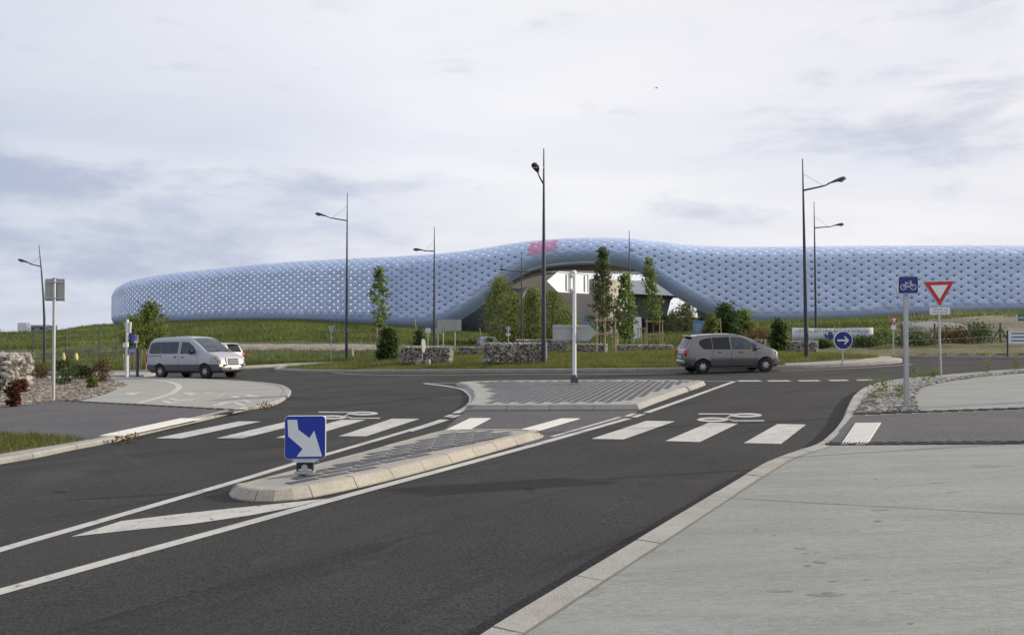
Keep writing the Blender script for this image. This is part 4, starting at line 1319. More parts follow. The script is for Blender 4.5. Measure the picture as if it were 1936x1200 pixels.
zc1 = topz(1086, 534.5, b.y) - b.z; zc2 = topz(1086, 629, b.y) - b.z
k_ = 1 / math.cos(R(49))
p1 = arrow_panel(t, zc1, 37 * s_, 34 * s_ * k_, -28 * s_ * k_, -49 * s_ * k_, 'sign_glare', None, R(49), 0.3, 0.09)
for (xa, xb) in ((-0.30, -0.24), (0.62, 0.68)):
    m2 = MB(); m2.box(((xa + xb) / 2, 0.07, zc1), (0.05, 0.035, 37 * s_ * 0.86)); m2.build('stiffener', 'galv', p1)
m2 = MB()
for a_, c_ in (((34 * s_ * k_, -18.5 * s_), (34 * s_ * k_, 18.5 * s_)), ((34 * s_ * k_, 18.5 * s_), (-28 * s_ * k_, 18.5 * s_)), ((34 * s_ * k_, -18.5 * s_), (-28 * s_ * k_, -18.5 * s_))):
    m2.tube([(a_[0], 0.075, zc1 + a_[1]), (c_[0], 0.075, zc1 + c_[1])], 0.02, 6)
m2.build('rim', 'sign_rim', p1)
arrow_panel(t, zc2, 31 * s_, -41 * s_, 27 * s_, 43 * s_, 'sign_back', True, R(-3), 0.90, 0.09)

# cycle sign, right
b = W(1714, 771, 0.12)
t = thing('cycle_path_sign', 'square navy sign with white bicycle on a tall galvanised post, right', 'road sign', tuple(b), R(-6))
s_ = b.y / FPX; H = (771 - 523) * s_
post(t, H, 0.034, square=True)
pn = plate(t, rrect(-.175, H - 33 * s_, .175, H, .03), -0.13, 0.085, 'sign_navy', inset_k=0.955)
cy, cx = H - 17.5 * s_, 0.0
def tri_bar(o, a, c, w_, y, mt):
    d = Vector((c[0] - a[0], c[1] - a[1])); d.normalize(); n_ = Vector((-d.y, d.x)) * w_ / 2
    glyph(o, [(a[0] + n_.x, a[1] + n_.y), (c[0] + n_.x, c[1] + n_.y), (c[0] - n_.x, c[1] - n_.y), (a[0] - n_.x, a[1] - n_.y)], y, mt, 'bicycle_line')
def ring(o, cx, cz, r, w_, y, mt, n=22, name='bicycle_wheel'):
    mb = MB()
    for k in range(n):
        a = 2 * math.pi * k / n
        mb.v += [(cx + r * math.cos(a), y, cz + r * math.sin(a)), (cx + (r - w_) * math.cos(a), y, cz + (r - w_) * math.sin(a))]
    for k in range(n):
        j = (k + 1) % n
        mb.f.append((2 * k, 2 * j, 2 * j + 1, 2 * k + 1)); mb.m.append(0)
    return mb.build(name, mt, o, fix=False)
yb = -0.136
for xx in (-.085, .085): ring(pn, xx, cy - .03, .052, .010, yb, 'sign_white')
for a, c in (((-.085, -.03), (-.045, .045)), ((-.045, .045), (.05, .045)), ((.05, .045), (.085, -.03)), ((-.045, .045), (.01, -.03)), ((.01, -.03), (.05, .045)), ((-.085, -.03), (.01, -.03)), ((.05, .045), (.04, .075)), ((.02, .078), (.06, .078)), ((-.06, .06), (-.03, .06))):
    tri_bar(pn, (a[0], a[1] + cy), (c[0], c[1] + cy), .009, yb, 'sign_white')

# give-way sign, right
def give_way(b, pytop, pypole, wpx, label, rz, text=True, lean=0.0):
    t = thing('give_way_sign', label, 'road sign', tuple(b), rz)
    s_ = b.y / FPX
    Ht = (pypole - pytop) * s_
    w_ = wpx * s_ / 2
    post(t, Ht - 0.03, 0.03)
    hgt = w_ * 1.66
    def tri(k):
        cz = Ht - hgt / 3
        return [(-w_ * k, cz + hgt / 3 * k), (0, cz - 2 * hgt / 3 * k), (w_ * k, cz + hgt / 3 * k)]
    mb = MB(); mb.panel(tri(1.0), -0.10, 0.06); pn = mb.build('panel', 'sign_rim', t)
    glyph(pn, tri(0.97), -0.1025, 'sign_red', 'border')
    glyph(pn, tri(0.55), -0.1045, 'sign_white', 'centre')
    if text:
        z1 = Ht - hgt - 0.12
        mb = MB(); mb.panel(rrect(-w_ * .62, z1 - .10, w_ * .62, z1 + .10, .02), -0.10, 0.06); pl = mb.build('plaque', 'sign_rim', t)
        glyph(pl, rrect(-w_ * .60, z1 - .09, w_ * .60, z1 + .09, .02), -0.1025, 'sign_white', 'plaque_face')
        lettering('lettering', 'CEDEZ LE', 0.085, w_ * .98, 'ink', pl, (0, -0.104, z1 + 0.04))
        lettering('lettering', 'PASSAGE', 0.085, w_ * .98, 'ink', pl, (0, -0.104, z1 - 0.045))
    else:
        z1 = Ht - hgt - 0.10
        mb = MB(); mb.panel(rrect(-.12, z1 - .13, .12, z1 + .08, .02), -0.05, 0.03); mb.build('plaque', 'sign_white', t)
    return t
t = give_way(W(1779, 711, 0.12), 532, 711, 58, 'large red and white give-way triangle with plaque, right foreground', R(-4))
t.rotation_euler = (0, R(-1.6), R(-4))
give_way(HIT(1689, 672.5), 600, 672.5, 17, 'small distant give-way triangle before the fence on the right verge', R(6), False)

# round keep-right sign on the central island
b = HIT(1593, 689)
t = thing('arrow_sign', 'round dark blue sign with white right arrow on the roundabout grass', 'road sign', tuple(b), R(-3))
s_ = b.y / FPX; H = (689 - 627) * s_
post(t, H - .05, 0.028)
zc_ = (689 - 645) * s_; r_ = 17.5 * s_
mb = MB(); mb.panel(disc(0, zc_, r_, 32), -0.10, 0.06); pn = mb.build('panel', 'sign_rim', t)
glyph(pn, disc(0, zc_, r_ * .93, 32), -0.1025, 'sign_navy', 'face')
a_ = r_ * 0.62
glyph(pn, [(-a_, zc_ - .035), (a_ * .55, zc_ - .035), (a_ * .55, zc_ + .035), (-a_, zc_ + .035)], -0.105, 'sign_white', 'arrow_shaft')
glyph(pn, [(a_ * .98, zc_), (a_ * .30, zc_ + a_ * .72), (a_ * .12, zc_ + a_ * .62), (a_ * .62, zc_), (a_ * .12, zc_ - a_ * .62), (a_ * .30, zc_ - a_ * .72)], -0.107, 'sign_white', 'arrow_head')

# sign seen from behind, left foreground
b = W(101, 757, 0.08)
t = thing('road_sign', 'grey back of a square sign on a tall galvanised post, left foreground', 'road sign', tuple(b), R(5))
s_ = b.y / FPX; H = (757 - 527) * s_
post(t, H, 0.045)
zl = (757 - 569) * s_
mb = MB(); mb.panel(rrect(-18 * s_, zl, 18 * s_, H, .03), 0.05, 0.05); pn = mb.build('panel', 'sign_back', t)
for zz in (zl + .08, H - .1):
    mb = MB(); mb.box((0, 0.035, zz), (34 * s_, 0.03, 0.035)); mb.build('rail', 'galv', pn)
    mb = MB(); mb.box((0, -0.005, zz), (0.12, 0.115, 0.035)); mb.build('clamp', 'galv', pn)
for xx in (-18 * s_, 18 * s_):
    mb = MB(); mb.box((xx, 0.045, (zl + H) / 2), (0.02, 0.03, (H - zl) * .96)); mb.build('rim', 'sign_rim', pn)

# post cluster left of the van
b = W(240, 711, 0.11)
t = thing('sign_cluster', 'white post carrying the backs of a triangle and small signs, left of the van', 'road sign', tuple(b), 0)
s_ = b.y / FPX; H = (711 - 604) * s_
mb = MB(); mb.tube([(0, 0, -.05), (0, 0, H)], [0.075, 0.065], 10); mb.build('post', 'white_post', t, smooth=40)
mb = MB(); mb.panel([(-.27, H - .12), (.18, H - .12), (-.04, H - .68)], 0.07, 0.03); mb.build('triangle_back', 'sign_back', t)
mb = MB(); mb.panel([(.10, H - .65), (.17, H - .65), (.20, H - .12), (.13, H - .12)], -0.06, 0.10); mb.build('side_sign', 'sign_rim', t)
mb = MB(); mb.panel([(.14, H - 1.05), (.20, H - 1.05), (.20, H - .70), (.14, H - .70)], -0.03, 0.40); mb.build('blue_side_sign', 'sign_navy', t)
mb = MB(); mb.panel(disc(-.13, H - 1.25, .13, 16), 0.07, 0.03); mb.build('round_back', 'sign_rim', t)
mb = MB(); mb.panel([(.12, H - 1.7), (.17, H - 1.7), (.20, H - 1.3), (.13, H - 1.3)], -0.1, 0.35); mb.build('dark_side_sign', 'sign_navy', t)
b = W(257.5, 709, 0.11)
t = thing('pedestrian_sign', 'small blue and white pedestrian sign on a thin post by the white post cluster', 'road sign', tuple(b), 0)
H = (709 - 634) * b.y / FPX
post(t, H, 0.02)
pn = plate(t, rrect(-.10, H - .38, .10, H, .02), -.05, .02, 'sign_white')
glyph(pn, rrect(-.075, H - .24, .075, H - .03, .01), -.056, 'sign_blue', 'blue_field')
glyph(pn, [(0, H - .06), (.05, H - .20), (.015, H - .20), (0, H - .13), (-.015, H - .20), (-.05, H - .20)], -.058, 'sign_white', 'walker')
b = W(260, 711, 0.11)
t = thing('bollard_board', 'dark slim bollard with a grey direction board beside the white post cluster', 'bollard', tuple(b), 0)
H = (711 - 658) * b.y / FPX
mb = MB(); mb.box((0, 0, H / 2 - .03), (0.09, 0.09, H + .06)); mb.build('post', 'lamp_post', t)
mb = MB(); mb.panel(rrect(-.42, H - .22, -.045, H - .04, .01), -.03, .05); mb.build('board', 'shed_grey', t)
mb = MB(); mb.box((-.40, 0, H / 2 - .03), (0.03, 0.03, H)); mb.build('side_post', 'galv', t)

# thin give-way back beyond the van
b = HIT(626, 684)
t = thing('give_way_sign', 'grey back of a give-way triangle on a thin post left of the lamp', 'road sign', tuple(b), 0)
s_ = b.y / FPX; H = (684 - 616) * s_
post(t, H, 0.025)
mb = MB(); mb.panel([(-6.5 * s_, H), (0, H - 17 * s_), (6.5 * s_, H)], 0.04, 0.03); mb.build('triangle_back', 'sign_back', t)
mb = MB(); mb.panel(rrect(-.08, H - 25 * s_, .1, H - 20 * s_, .01), 0.04, 0.03); mb.build('plaque_back', 'sign_back', t)
b = HIT(668, 677)
t = thing('marker_post', 'short white marker post leaning slightly beside the street lamp', 'marker post', tuple(b), 0)
t.rotation_euler = (0, R(-7), 0)
H = (677 - 657) * b.y / FPX
mb = MB(); mb.box((0, 0, H / 2 - .03), (0.11, 0.07, H + .06)); mb.build('post_body', 'totem_white', t)
mb = MB(); mb.box((0, 0, H * .8), (0.113, 0.073, 0.07)); mb.build('band', 'sign_back', t)
# edge-on temporary sign weighted with two blocks
b = HIT(800, 690)
t = thing('temporary_sign', 'edge-on portable sign standing between two pale concrete blocks on the grass', 'road sign', tuple(b), R(80))
s_ = b.y / FPX
mb = MB(); mb.panel(disc(0, 36 * s_, 13 * s_, 24), -.03, .05); mb.build('disc_panel', 'sign_back', t)
mb = MB(); mb.tube([(0, .05, -.05), (0, .05, 50 * s_)], .025, 8); mb.build('post', 'galv', t)
for sy in (-1, 1):
    mb = MB(); mb.box((0, sy * .24 , 0.13), (0.30, 0.22, 0.32)); mb.build('ballast_block', 'concrete_pale', t)
# large panel back on two posts
b = on((849 - 968) / FPX * 70, 70)
t = thing('road_sign', 'large grey rectangular panel back on two posts before the dark arch flank', 'road sign', tuple(b), 0)
s_ = 70 / FPX
z0_, z1_ = topz(849, 625, 70) - b.z, topz(849, 604, 70) - b.z
mb = MB(); mb.panel(rrect(-23 * s_, z0_, 23 * s_, z1_, .03), 0.04, 0.04); mb.build('panel', 'sign_back', t)
for xx in (-11 * s_, 11 * s_): post(t, z1_ - .03, 0.045, x=xx)
b = on((828 - 968) / FPX * 69, 69)
t = thing('road_sign', 'small grey panel back on one post left of the large panel', 'road sign', tuple(b), 0)
z1_ = topz(828, 620, 69) - b.z
post(t, z1_, 0.03); mb = MB(); mb.panel(rrect(-.30, z1_ - .45, .30, z1_, .02), 0.04, 0.03); mb.build('panel', 'sign_back', t)
b = on((809 - 968) / FPX * 71, 71)
t = thing('road_sign', 'pale sign back with a smaller plate right of the leaning stake', 'road sign', tuple(b), 0)
z1_ = topz(809, 620, 71) - b.z
post(t, z1_, 0.03); mb = MB(); mb.panel(rrect(-.22, z1_ - .4, .22, z1_, .02), 0.04, 0.03); mb.build('panel', 'sign_white', t)
mb = MB(); mb.panel(rrect(-.10, z1_ - .68, .14, z1_ - .44, .02), 0.04, 0.03); mb.build('plate', 'sign_back', t)
b = on((961 - 968) / FPX * 68, 68)
t = thing('round_sign', 'back of a round sign with small plate in front of the willows', 'road sign', tuple(b), 0)
z1_ = topz(961, 617, 68) - b.z
post(t, z1_, 0.025); mb = MB(); mb.panel(disc(0, z1_ - .16, .2, 18), 0.04, 0.03); mb.build('disc_back', 'sign_back', t)
mb = MB(); mb.panel(rrect(-.17, z1_ - .75, .17, z1_ - .55, .02), 0.04, 0.03); mb.build('plate', 'sign_rim', t)
# crossing sign right of centre
b = on((1167 - 968) / FPX * 72, 72)
t = thing('crossing_sign', 'square blue pedestrian crossing sign on a white post between two stake frames', 'road sign', tuple(b), 0)
s_ = 72 / FPX; z1_ = topz(1167, 617.5, 72) - b.z
post(t, z1_, 0.025, 'white_post')
pn = plate(t, rrect(-9 * s_, z1_ - 12.5 * s_, 9 * s_, z1_, .03), -.05, .03, 'sign_blue')
glyph(pn, [(-.2, z1_ - .48), (.2, z1_ - .48), (0, z1_ - .10)], -.056, 'sign_white', 'triangle')
glyph(pn, [(0, z1_ - .19), (.05, z1_ - .44), (0, z1_ - .36), (-.05, z1_ - .44)], -.058, 'ink', 'walker')
# totems
def totem(px, py0, py1, Y, wpx, face, label, rz, low=None, skew=0.10):
    b = on((px - 968) / FPX * Y, Y)
    t = thing('totem', label, 'totem sign', tuple(b), rz)
    s_ = Y / FPX; H = topz(px, py0, Y) - b.z; w_ = wpx * s_ / 2
    mb = MB(); mb.panel([(-w_, -.05), (w_ * .95, -.05), (w_ * 1.1, H * .5), (w_ * (1 - skew), H), (-w_, H)], 0, 0.35); o = mb.build('body', face, t)
    if low:
        mb = MB(); mb.panel([(-w_ * .97, 0.02), (w_ * .93, 0.02), (w_ * .98, H * .26), (-w_ * .97, H * .20)], -0.004, 0.003); mb.build('green_base', low, o)
    for k in range(4):
        mb = MB(); mb.panel(rrect(-w_ * .6, H * (.45 + .11 * k), w_ * .4, H * (.48 + .11 * k), .005), -0.004, 0.003); mb.build('print_line', 'ink_pale', o)
    return t
totem(1206, 599, 650, 84, 14, 'totem_white', 'white totem sign with green foot between the staked trees', R(8), 'totem_green')
totem(1110, 599, 640, 95, 14, 'totem_blue', 'blue rounded totem panel behind the arrow panel', R(-5), None, 0.25)
totem(1322, 606, 640, 88, 22, 'totem_blue', 'pale blue panel beside the bush behind the grey car', R(0), None, 0.02)
# traffic light
b = on((1134 - 968) / FPX * 80, 80)
t = thing('traffic_light', 'traffic light showing green next to the dark tree stakes', 'traffic light', tuple(b), 0)
z1_ = topz(1134, 603, 80) - b.z
post(t, z1_ - .6, 0.05, 'lamp_post')
mb = MB(); mb.box((-.18, 0, z1_ - .45), (.28, .2, .95)); o = mb.build('housing', 'black', t)
for k, mt in enumerate(('lens_red', 'lens_amber', 'green_light')):
    mb = MB(); mb.panel(disc(-.18, z1_ - .15 - .3 * k, .10, 16), -.105, .01); mb.build('lens', 'hall_dark' if mt != 'green_light' else mt, o)

# banner
b = HIT(1570, 651)
Yb = 56.5
b = on((1574 - 968) / FPX * Yb, Yb)
t = thing('banner', 'long white banner with dark lettering and crest stretched before the building bank', 'banner', tuple(b), R(-3))
s_ = Yb / FPX
z1_, z0_ = topz(1574, 619, Yb) - b.z, topz(1574, 645, Yb) - b.z
w_ = 75.5 * s_
mb = MB(); nx = 24
for i in range(nx + 1):
    x = -w_ + 2 * w_ * i / nx
    sag = -0.06 * math.sin(math.pi * i / nx) 
    yy = 0.05 * math.sin(i * 1.1)
    mb.v += [(x, yy, z0_ + 0.05 * math.sin(i * .8)), (x, yy * .5, z1_ + sag)]
for i in range(nx): mb.f.append((2 * i, 2 * i + 2, 2 * i + 3, 2 * i + 1)); mb.m.append(0)
cl_ = mb.build('cloth', 'banner', t, smooth=180, fix=False)
sol = cl_.modifiers.new('thickness', 'SOLIDIFY'); sol.thickness = 0.012
for i in range(6):
    mb = MB(); mb.tube([(-w_ + 2 * w_ * i / 5, .10, -.1), (-w_ + 2 * w_ * i / 5, .10, z1_ + (.25 if i in (0, 4, 5) else .03))], .03, 6); mb.build('post', 'wood_grey', t)
lettering('lettering', "L'ATOLL EST UNE RÉALISATION DE", 0.30, w_ * 1.80, 'ink', t, (-0.05, -.075, z1_ - .24))
zc_ = z0_ + (z1_ - z0_) * .40; cx_ = -.50 * s_ * 24
cr_ = MB()
cr_.panel([(-.14, zc_ - .18), (.0, zc_ - .26), (.14, zc_ - .18), (.16, zc_ + .10), (-.16, zc_ + .10)], -.075, .002)
cr_.panel([(-.13, zc_ + .12), (-.16, zc_ + .26), (-.05, zc_ + .19), (0, zc_ + .30), (.05, zc_ + .19), (.16, zc_ + .26), (.13, zc_ + .12)], -.075, .002)
for sx in (-1, 1):
    cr_.panel([(sx * .18, zc_ - .05), (sx * .26, zc_ + .10), (sx * .36, zc_ + .16), (sx * .40, zc_ + .05), (sx * .33, zc_ - .02), (sx * .38, zc_ - .22), (sx * .28, zc_ - .12), (sx * .20, zc_ - .22)], -.075, .002)
o = cr_.build('crest', 'ink_blue', t); o.location.x = -0.06 * w_
for k in range(5):
    mb = MB(); mb.panel(rrect(w_ * (.22 + .13 * k), zc_ - .05, w_ * (.30 + .13 * k), zc_ + .09, .005), -.073, .002); mb.build('faint_print', 'ink_pale', t)

# info board and green panel cut by the right edge
b = HIT(1905, 676)
t = thing('information_board', 'white notice board with blue text lines on posts at the right edge', 'notice board', tuple(b), R(-6))
s_ = b.y / FPX; z0_, z1_ = (676 - 653) * s_, (676 - 629.5) * s_
post(t, z1_ + .02, 0.035, 'lamp_post'); post(t, z1_ + .02, 0.035, 'lamp_post', x=1.35)
mb = MB(); mb.panel(rrect(0.02, z0_, 1.42, z1_, .02), -.06, .03); pn = mb.build('panel', 'sign_white', t)
for k in range(3):
    mb = MB(); mb.panel(rrect(.14, z0_ + .11 + .16 * k, 1.25 - .1 * k, z0_ + .16 + .16 * k, .005), -.063, .002); mb.build('print_line', 'ink_blue', pn)
b = on((1960 - 968) / FPX * 62, 62)
t = thing('green_sign', 'dark green direction panel cut off by the right edge', 'direction sign', tuple(b), 0)
z0_, z1_ = topz(1960, 607, 62) - b.z, topz(1960, 594, 62) - b.z
post(t, z0_ + .3, 0.05, x=0); post(t, z0_ + .3, 0.05, x=1.6)
pn = plate(t, rrect(-38 * 62 / FPX, z0_, 60 * 62 / FPX, z1_, .03), -.06, .04, 'sign_green', inset_k=.98)
lettering('lettering', 'AR', 0.34, None, 'sign_white', pn, (-1.18, -.066, (z0_ + z1_) / 2))
# sign outside the right edge, whose shadow lies on the road
b = Vector((7.15, 10.75, g(7.15, 10.75) + .12))
t = thing('edge_sign', 'road sign outside the right edge casting its shadow on the road', 'road sign', tuple(b), R(-40))
post(t, 2.75, 0.035)
mb = MB(); mb.panel(rrect(-.35, 2.05, .35, 2.75, .03), -.06, .04); mb.build('panel', 'sign_back', t)

# far left: white totem and grey shed beyond the bank
Yf = 260
b = At(42, 633, Yf)
t = thing('sales_totem', 'white advertising totem on the skyline at far left', 'totem sign', tuple(b), 0)
s_ = Yf / FPX
mb = MB(); mb.panel([(-9 * s_, -1), (10 * s_, -1), (10 * s_, 14 * s_), (7 * s_, 23 * s_), (-9 * s_, 23 * s_)], 0, 2.0); o = mb.build('body', 'totem_white', t)
mb = MB(); mb.panel(rrect(-6 * s_, 4 * s_, -1 * s_, 7 * s_, .05), -.03, .02); mb.build('print', 'ink_blue', o)
mb = MB(); mb.panel(rrect(0, 4 * s_, 6 * s_, 7 * s_, .05), -.03, .02); mb.build('print', 'ink_blue', o)
b = At(69, 633, Yf + 10)
t = thing('shed', 'low grey shed with flat roof next to the white totem at far left', 'shed', tuple(b), 0)
s_ = (Yf + 10) / FPX
mb = MB(); mb.box((0, 4, 8 * s_), (27 * s_, 8, 18 * s_)); mb.build('wall', 'shed_grey', t)
mb = MB(); mb.box((0, 4, 18 * s_), (28.5 * s_, 9, 2 * s_)); mb.build('roof', 'totem_white', t)
mb = MB(); mb.box((-8 * s_, -.1, 12 * s_), (6 * s_, .3, 3 * s_)); mb.build('window', 'glass', t)
mb = MB(); mb.box((9 * s_, -.1, 12 * s_), (5 * s_, .3, 3 * s_)); mb.build('window', 'glass', t)

# ------------------------------------------------------------------ gabion walls
def gabion(corner, length, thick, height, rz, label, n_face=10, group='stone gabion walls', single=False, r=0.07):
    """corner = front right base corner; the long face runs to the left of it"""
    t = thing('gabion_wall', label, 'gabion wall', tuple(corner), rz, group)
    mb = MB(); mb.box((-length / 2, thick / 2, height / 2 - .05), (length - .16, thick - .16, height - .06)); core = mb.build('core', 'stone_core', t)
    st = MB(); k = 0
    def put(p, rr):
        nonlocal st
        v = [(a + p[0], b_ + p[1], c + p[2]) for a, b_, c in stone_v(rr, 0.8)]
        if single:
            m_ = MB(); m_.add(v, ICO); m_.build('stone', 'stone', t, fix=False)
        else: st.add(v, ICO)
    dens = 1.0 / (r * r * 1.75)
    for _ in range(int(length * height * dens)):
        put((random.uniform(-length + r * .6, -r * .4), .07 + random.uniform(-.25, .5) * r, random.uniform(r * .3, height - r * .5)), r * random.uniform(.65, 1.4))
    for _ in range(int(thick * height * dens)):
        put((-.06 + random.uniform(-.5, .25) * r, random.uniform(r * .4, thick - r * .5), random.uniform(r * .3, height - r * .5)), r * random.uniform(.65, 1.4))
    for _ in range(int(length * thick * dens * .8)):
        put((random.uniform(-length + r, -r * .3), random.uniform(r * .4, thick - r), height - .04 + random.uniform(-.5, .2) * r), r * random.uniform(.65, 1.3))
    if not single: st.build('stones', 'stone', t, kind='stuff', fix=False)
    cg = MB(); pitch = 0.25 if not single else 0.2
    def wire(a, b_): cg.tube([a, b_], 0.006, 4)
    for z in np.arange(0.02, height + .05, pitch):
        wire((-length, -.03, z), (.03, -.03, z)); wire((.03, -.03, z), (.03, thick, z))
    for x in np.arange(-length, .05, pitch): wire((x, -.03, 0), (x, -.03, height + .02)); wire((x, -.03, height + .04), (x, thick, height + .04))
    for y in np.arange(0, thick, pitch): wire((.03, y, 0), (.03, y, height + .02))
    cg.build('wire_cage', 'wire', t)
    return t
def gab_at(px, py, pyt, wpx, rz, thick, label, Y=None, r=0.07):
    b = HIT(px, py) if Y is None else on((px - 968) / FPX * Y, Y)
    s_ = b.y / FPX
    return gabion(b, wpx * s_ / math.cos(rz), thick, (py - pyt) * s_ if Y is None else topz(px, pyt, Y) - b.z, rz, label, r=r)
gab_at(850, 686, 655.5, 98, R(-8), 1.0, 'gabion wall behind the portable sign with the blocks')
gab_at(1031, 686, 648.5, 120, R(-6), 1.0, 'longest gabion wall, left of the tall lamp')
gab_at(905, 672, 656, 42, R(-6), 1.0, 'low short gabion between the two long gabion walls')
gab_at(1072, 668, 642, 98, R(-8), 1.0, 'gabion wall behind the direction post')
gab_at(1146, 668, 650, 62, R(-10), 1.0, 'gabion wall behind the big stake frame of the dark tree')
gab_at(1272, 664, 652, 110, R(-10), 1.0, 'lowest gabion wall under the right staked tree')
gab_at(1447, 666, 642, 60, R(-16), 1.2, 'gabion wall just ahead of the grey car bonnet')
gab_at(1546, 668, 645, 62, R(-18), 1.2, 'gabion wall below the white banner at the tall lamp')
b = W(13, 740, 0.08)
gabion(b, 2.6, 1.25, (740 - 671) * b.y / FPX, R(-14), 'pale lit gabion block cut off by the left edge', single=True, r=0.14)
# ------------------------------------------------------------------ vehicles
class Car:
    def __init__(s, top, wid, bot, belt, rw, L_, name, label, cat, loc, rz, paint, clad=None, zclad=None):
        s.top, s.wid, s.bot, s.belt, s.rw, s.L = top, wid, bot, belt, rw, L_
        s.t = thing(name, label, cat, loc, rz)
        xs = sorted(set([p[0] for p in top] + list(np.linspace(0, L_, 44))))
        s.zc = zclad
        mb = MB(); n = None
        for x in xs:
            sec = s.section(x)
            full = [(x, -y, z) for y, z in sec] + [(x, y, z) for y, z in sec[-2:0:-1]]
            n = len(full)
            mb.v += full
        for i in range(len(xs) - 1):
            for k in range(n):
                j = (k + 1) % n
                mb.f.append((i * n + k, i * n + j, (i + 1) * n + j, (i + 1) * n + k))
                kk = k if k < 8 else n - 1 - k
                mb.m.append(1 if clad and kk <= 2 else 0)
        mb.f.append(tuple(range(n))); mb.m.append(0); mb.f.append(tuple(range((len(xs) - 1) * n, len(xs) * n))); mb.m.append(0)
        s.body = mb.build('body', [paint] + ([clad] if clad else []), s.t, smooth=32)
    def I(s, tab, x): return float(np.interp(x, [p[0] for p in tab], [p[1] for p in tab]))
    def section(s, x):
        top, w_, zb = s.I(s.top, x), s.I(s.wid, x), s.I(s.bot, x)
        belt = min(s.I(s.belt, x), top - 0.03)
        k = max(0, min(1, (top - belt) / 0.45))
        rw = s.I(s.rw, x)
        y5 = w_ * .93 * (1 - k) + rw * k
        z3 = zb + .42 * (belt - zb) if s.zc is None else min(s.zc, zb + .6 * (belt - zb))
        return [(0, zb), (w_ * .82, zb), (w_ * .965, zb + .10), (w_, z3), (w_ * .975, belt), (y5, belt + (top - belt) * .86), (y5 * .86, top - .012), (0, top + .018 * k)]
    def side_y(s, x, z):
        sec = s.section(x)
        pts = sec[1:7]
        zs = [p[1] for p in pts]
        return float(np.interp(z, zs, [p[0] for p in pts]))
    def arches(s, xs, r, zc):
        for x in xs:
            mb = MB(); mb.lathe([(-1.2, r), (1.2, r)], 'Y', 28, c=(x, 0, zc))
            c = mb.build('cutter', 'black')
            md = s.body.modifiers.new('arch', 'BOOLEAN'); md.operation = 'DIFFERENCE'; md.object = c; md.solver = 'EXACT'
            c.parent = s.t
            dg = bpy.context.evaluated_depsgraph_get()
            me = bpy.data.meshes.new_from_object(s.body.evaluated_get(dg))
            s.body.modifiers.clear(); s.body.data = me
            bpy.data.objects.remove(c)
        mb = MB(); w_ = s.I(s.wid, s.L / 2)
        mb.box((s.L / 2, 0, zc + .16), (s.L * .82, w_ * 1.46, .40)); mb.build('underbody', 'black', s.t)
    def wheels(s, xs, r, tread, spokes=7):
        w_ = tread
        ty = MB(); ty.lathe([(-.10, r * .66), (-.105, r * .9), (-.08, r), (.08, r), (.105, r * .9), (.10, r * .66)], 'Y', 26); tym = ty.mesh('tyre', 'tyre', 40)
        rm = MB(); rm.lathe([(-.085, r * .68), (-.10, r * .68), (-.10, r * .60), (-.06, r * .58), (-.06, .001)], 'Y', 26)
        for k in range(spokes):
            a = 2 * math.pi * k / spokes
            c, sn = math.cos(a), math.sin(a)
            q = (-sn, c)
            p0, p1 = r * .10, r * .61
            for wv in (0.019,):
                rm.prism([(c * p0 + q[0] * wv * 1.2, -.105, sn * p0 + q[1] * wv * 1.2), (c * p1 + q[0] * wv * 1.5, -.098, sn * p1 + q[1] * wv * 1.5), (c * p1 - q[0] * wv * 1.5, -.098, sn * p1 - q[1] * wv * 1.5), (c * p0 - q[0] * wv * 1.2, -.105, sn * p0 - q[1] * wv * 1.2)], (0, .03, 0), 1)
        rm.lathe([(-.112, r * .12), (-.07, r * .16)], 'Y', 14, mi=1)
        for i in range(len(rm.m)):
            if rm.m[i] == 0 : rm.m[i] = 0
        rmm = rm.mesh('rim', ['grey_clad', 'alloy'], 35)
        hb = MB(); hb.lathe([(-.05, r * .66), (.09, r * .66)], 'Y', 20); hbm = hb.mesh('wheel', 'black', 40)
        for x in xs:
            for sd in (-1, 1):
                o = bpy.data.objects.new('wheel', hbm); COL.objects.link(o); o.parent = s.t
                o.location = (x, sd * (w_ - .11), r); o.rotation_euler = (0, 0, 0 if sd < 0 else math.pi)
                for nm, me in (('tyre', tym), ('rim', rmm)):
                    q = bpy.data.objects.new(nm, me); COL.objects.link(q); q.parent = o
    def glass(s, x0, x1, lo, hi, name, mt, n=10, sides=(-1, 1), off=.010):
        for sd in sides:
            mb = MB()
            for i in range(n + 1):
                x = x0 + (x1 - x0) * i / n
                zl, zh = s.I(lo, x), s.I(hi, x)
                for k in range(4):
                    z = zl + (zh - zl) * k / 3
                    mb.v.append((x, sd * (s.side_y(x, z) + off), z))
            for i in range(n):
                for k in range(3):
                    a = i * 4 + k; mb.f.append((a, a + 4, a + 5, a + 1)); mb.m.append(0)
            mb.build(name, mt, s.t, smooth=60, fix=False)
    def topglass(s, x0, x1, name, mt, kw=.9, n=10, off=.014):
        mb = MB()
        for i in range(n + 1):
            x = x0 + (x1 - x0) * i / n
            sec = s.section(x); y6, z6 = sec[6]; z7 = sec[7][1]
            for k in range(9):
                f = -1 + 2 * k / 8
                mb.v.append((x + (off if x1 > s.L / 2 else -off) * .7, f * y6 * kw * 1.08, z6 + (z7 - z6) * (1 - abs(f)) + off))
        for i in range(n):
            for k in range(8):
                a = i * 9 + k; mb.f.append((a, a + 9, a + 10, a + 1)); mb.m.append(0)
        return mb.build(name, mt, s.t, smooth=60, fix=False)
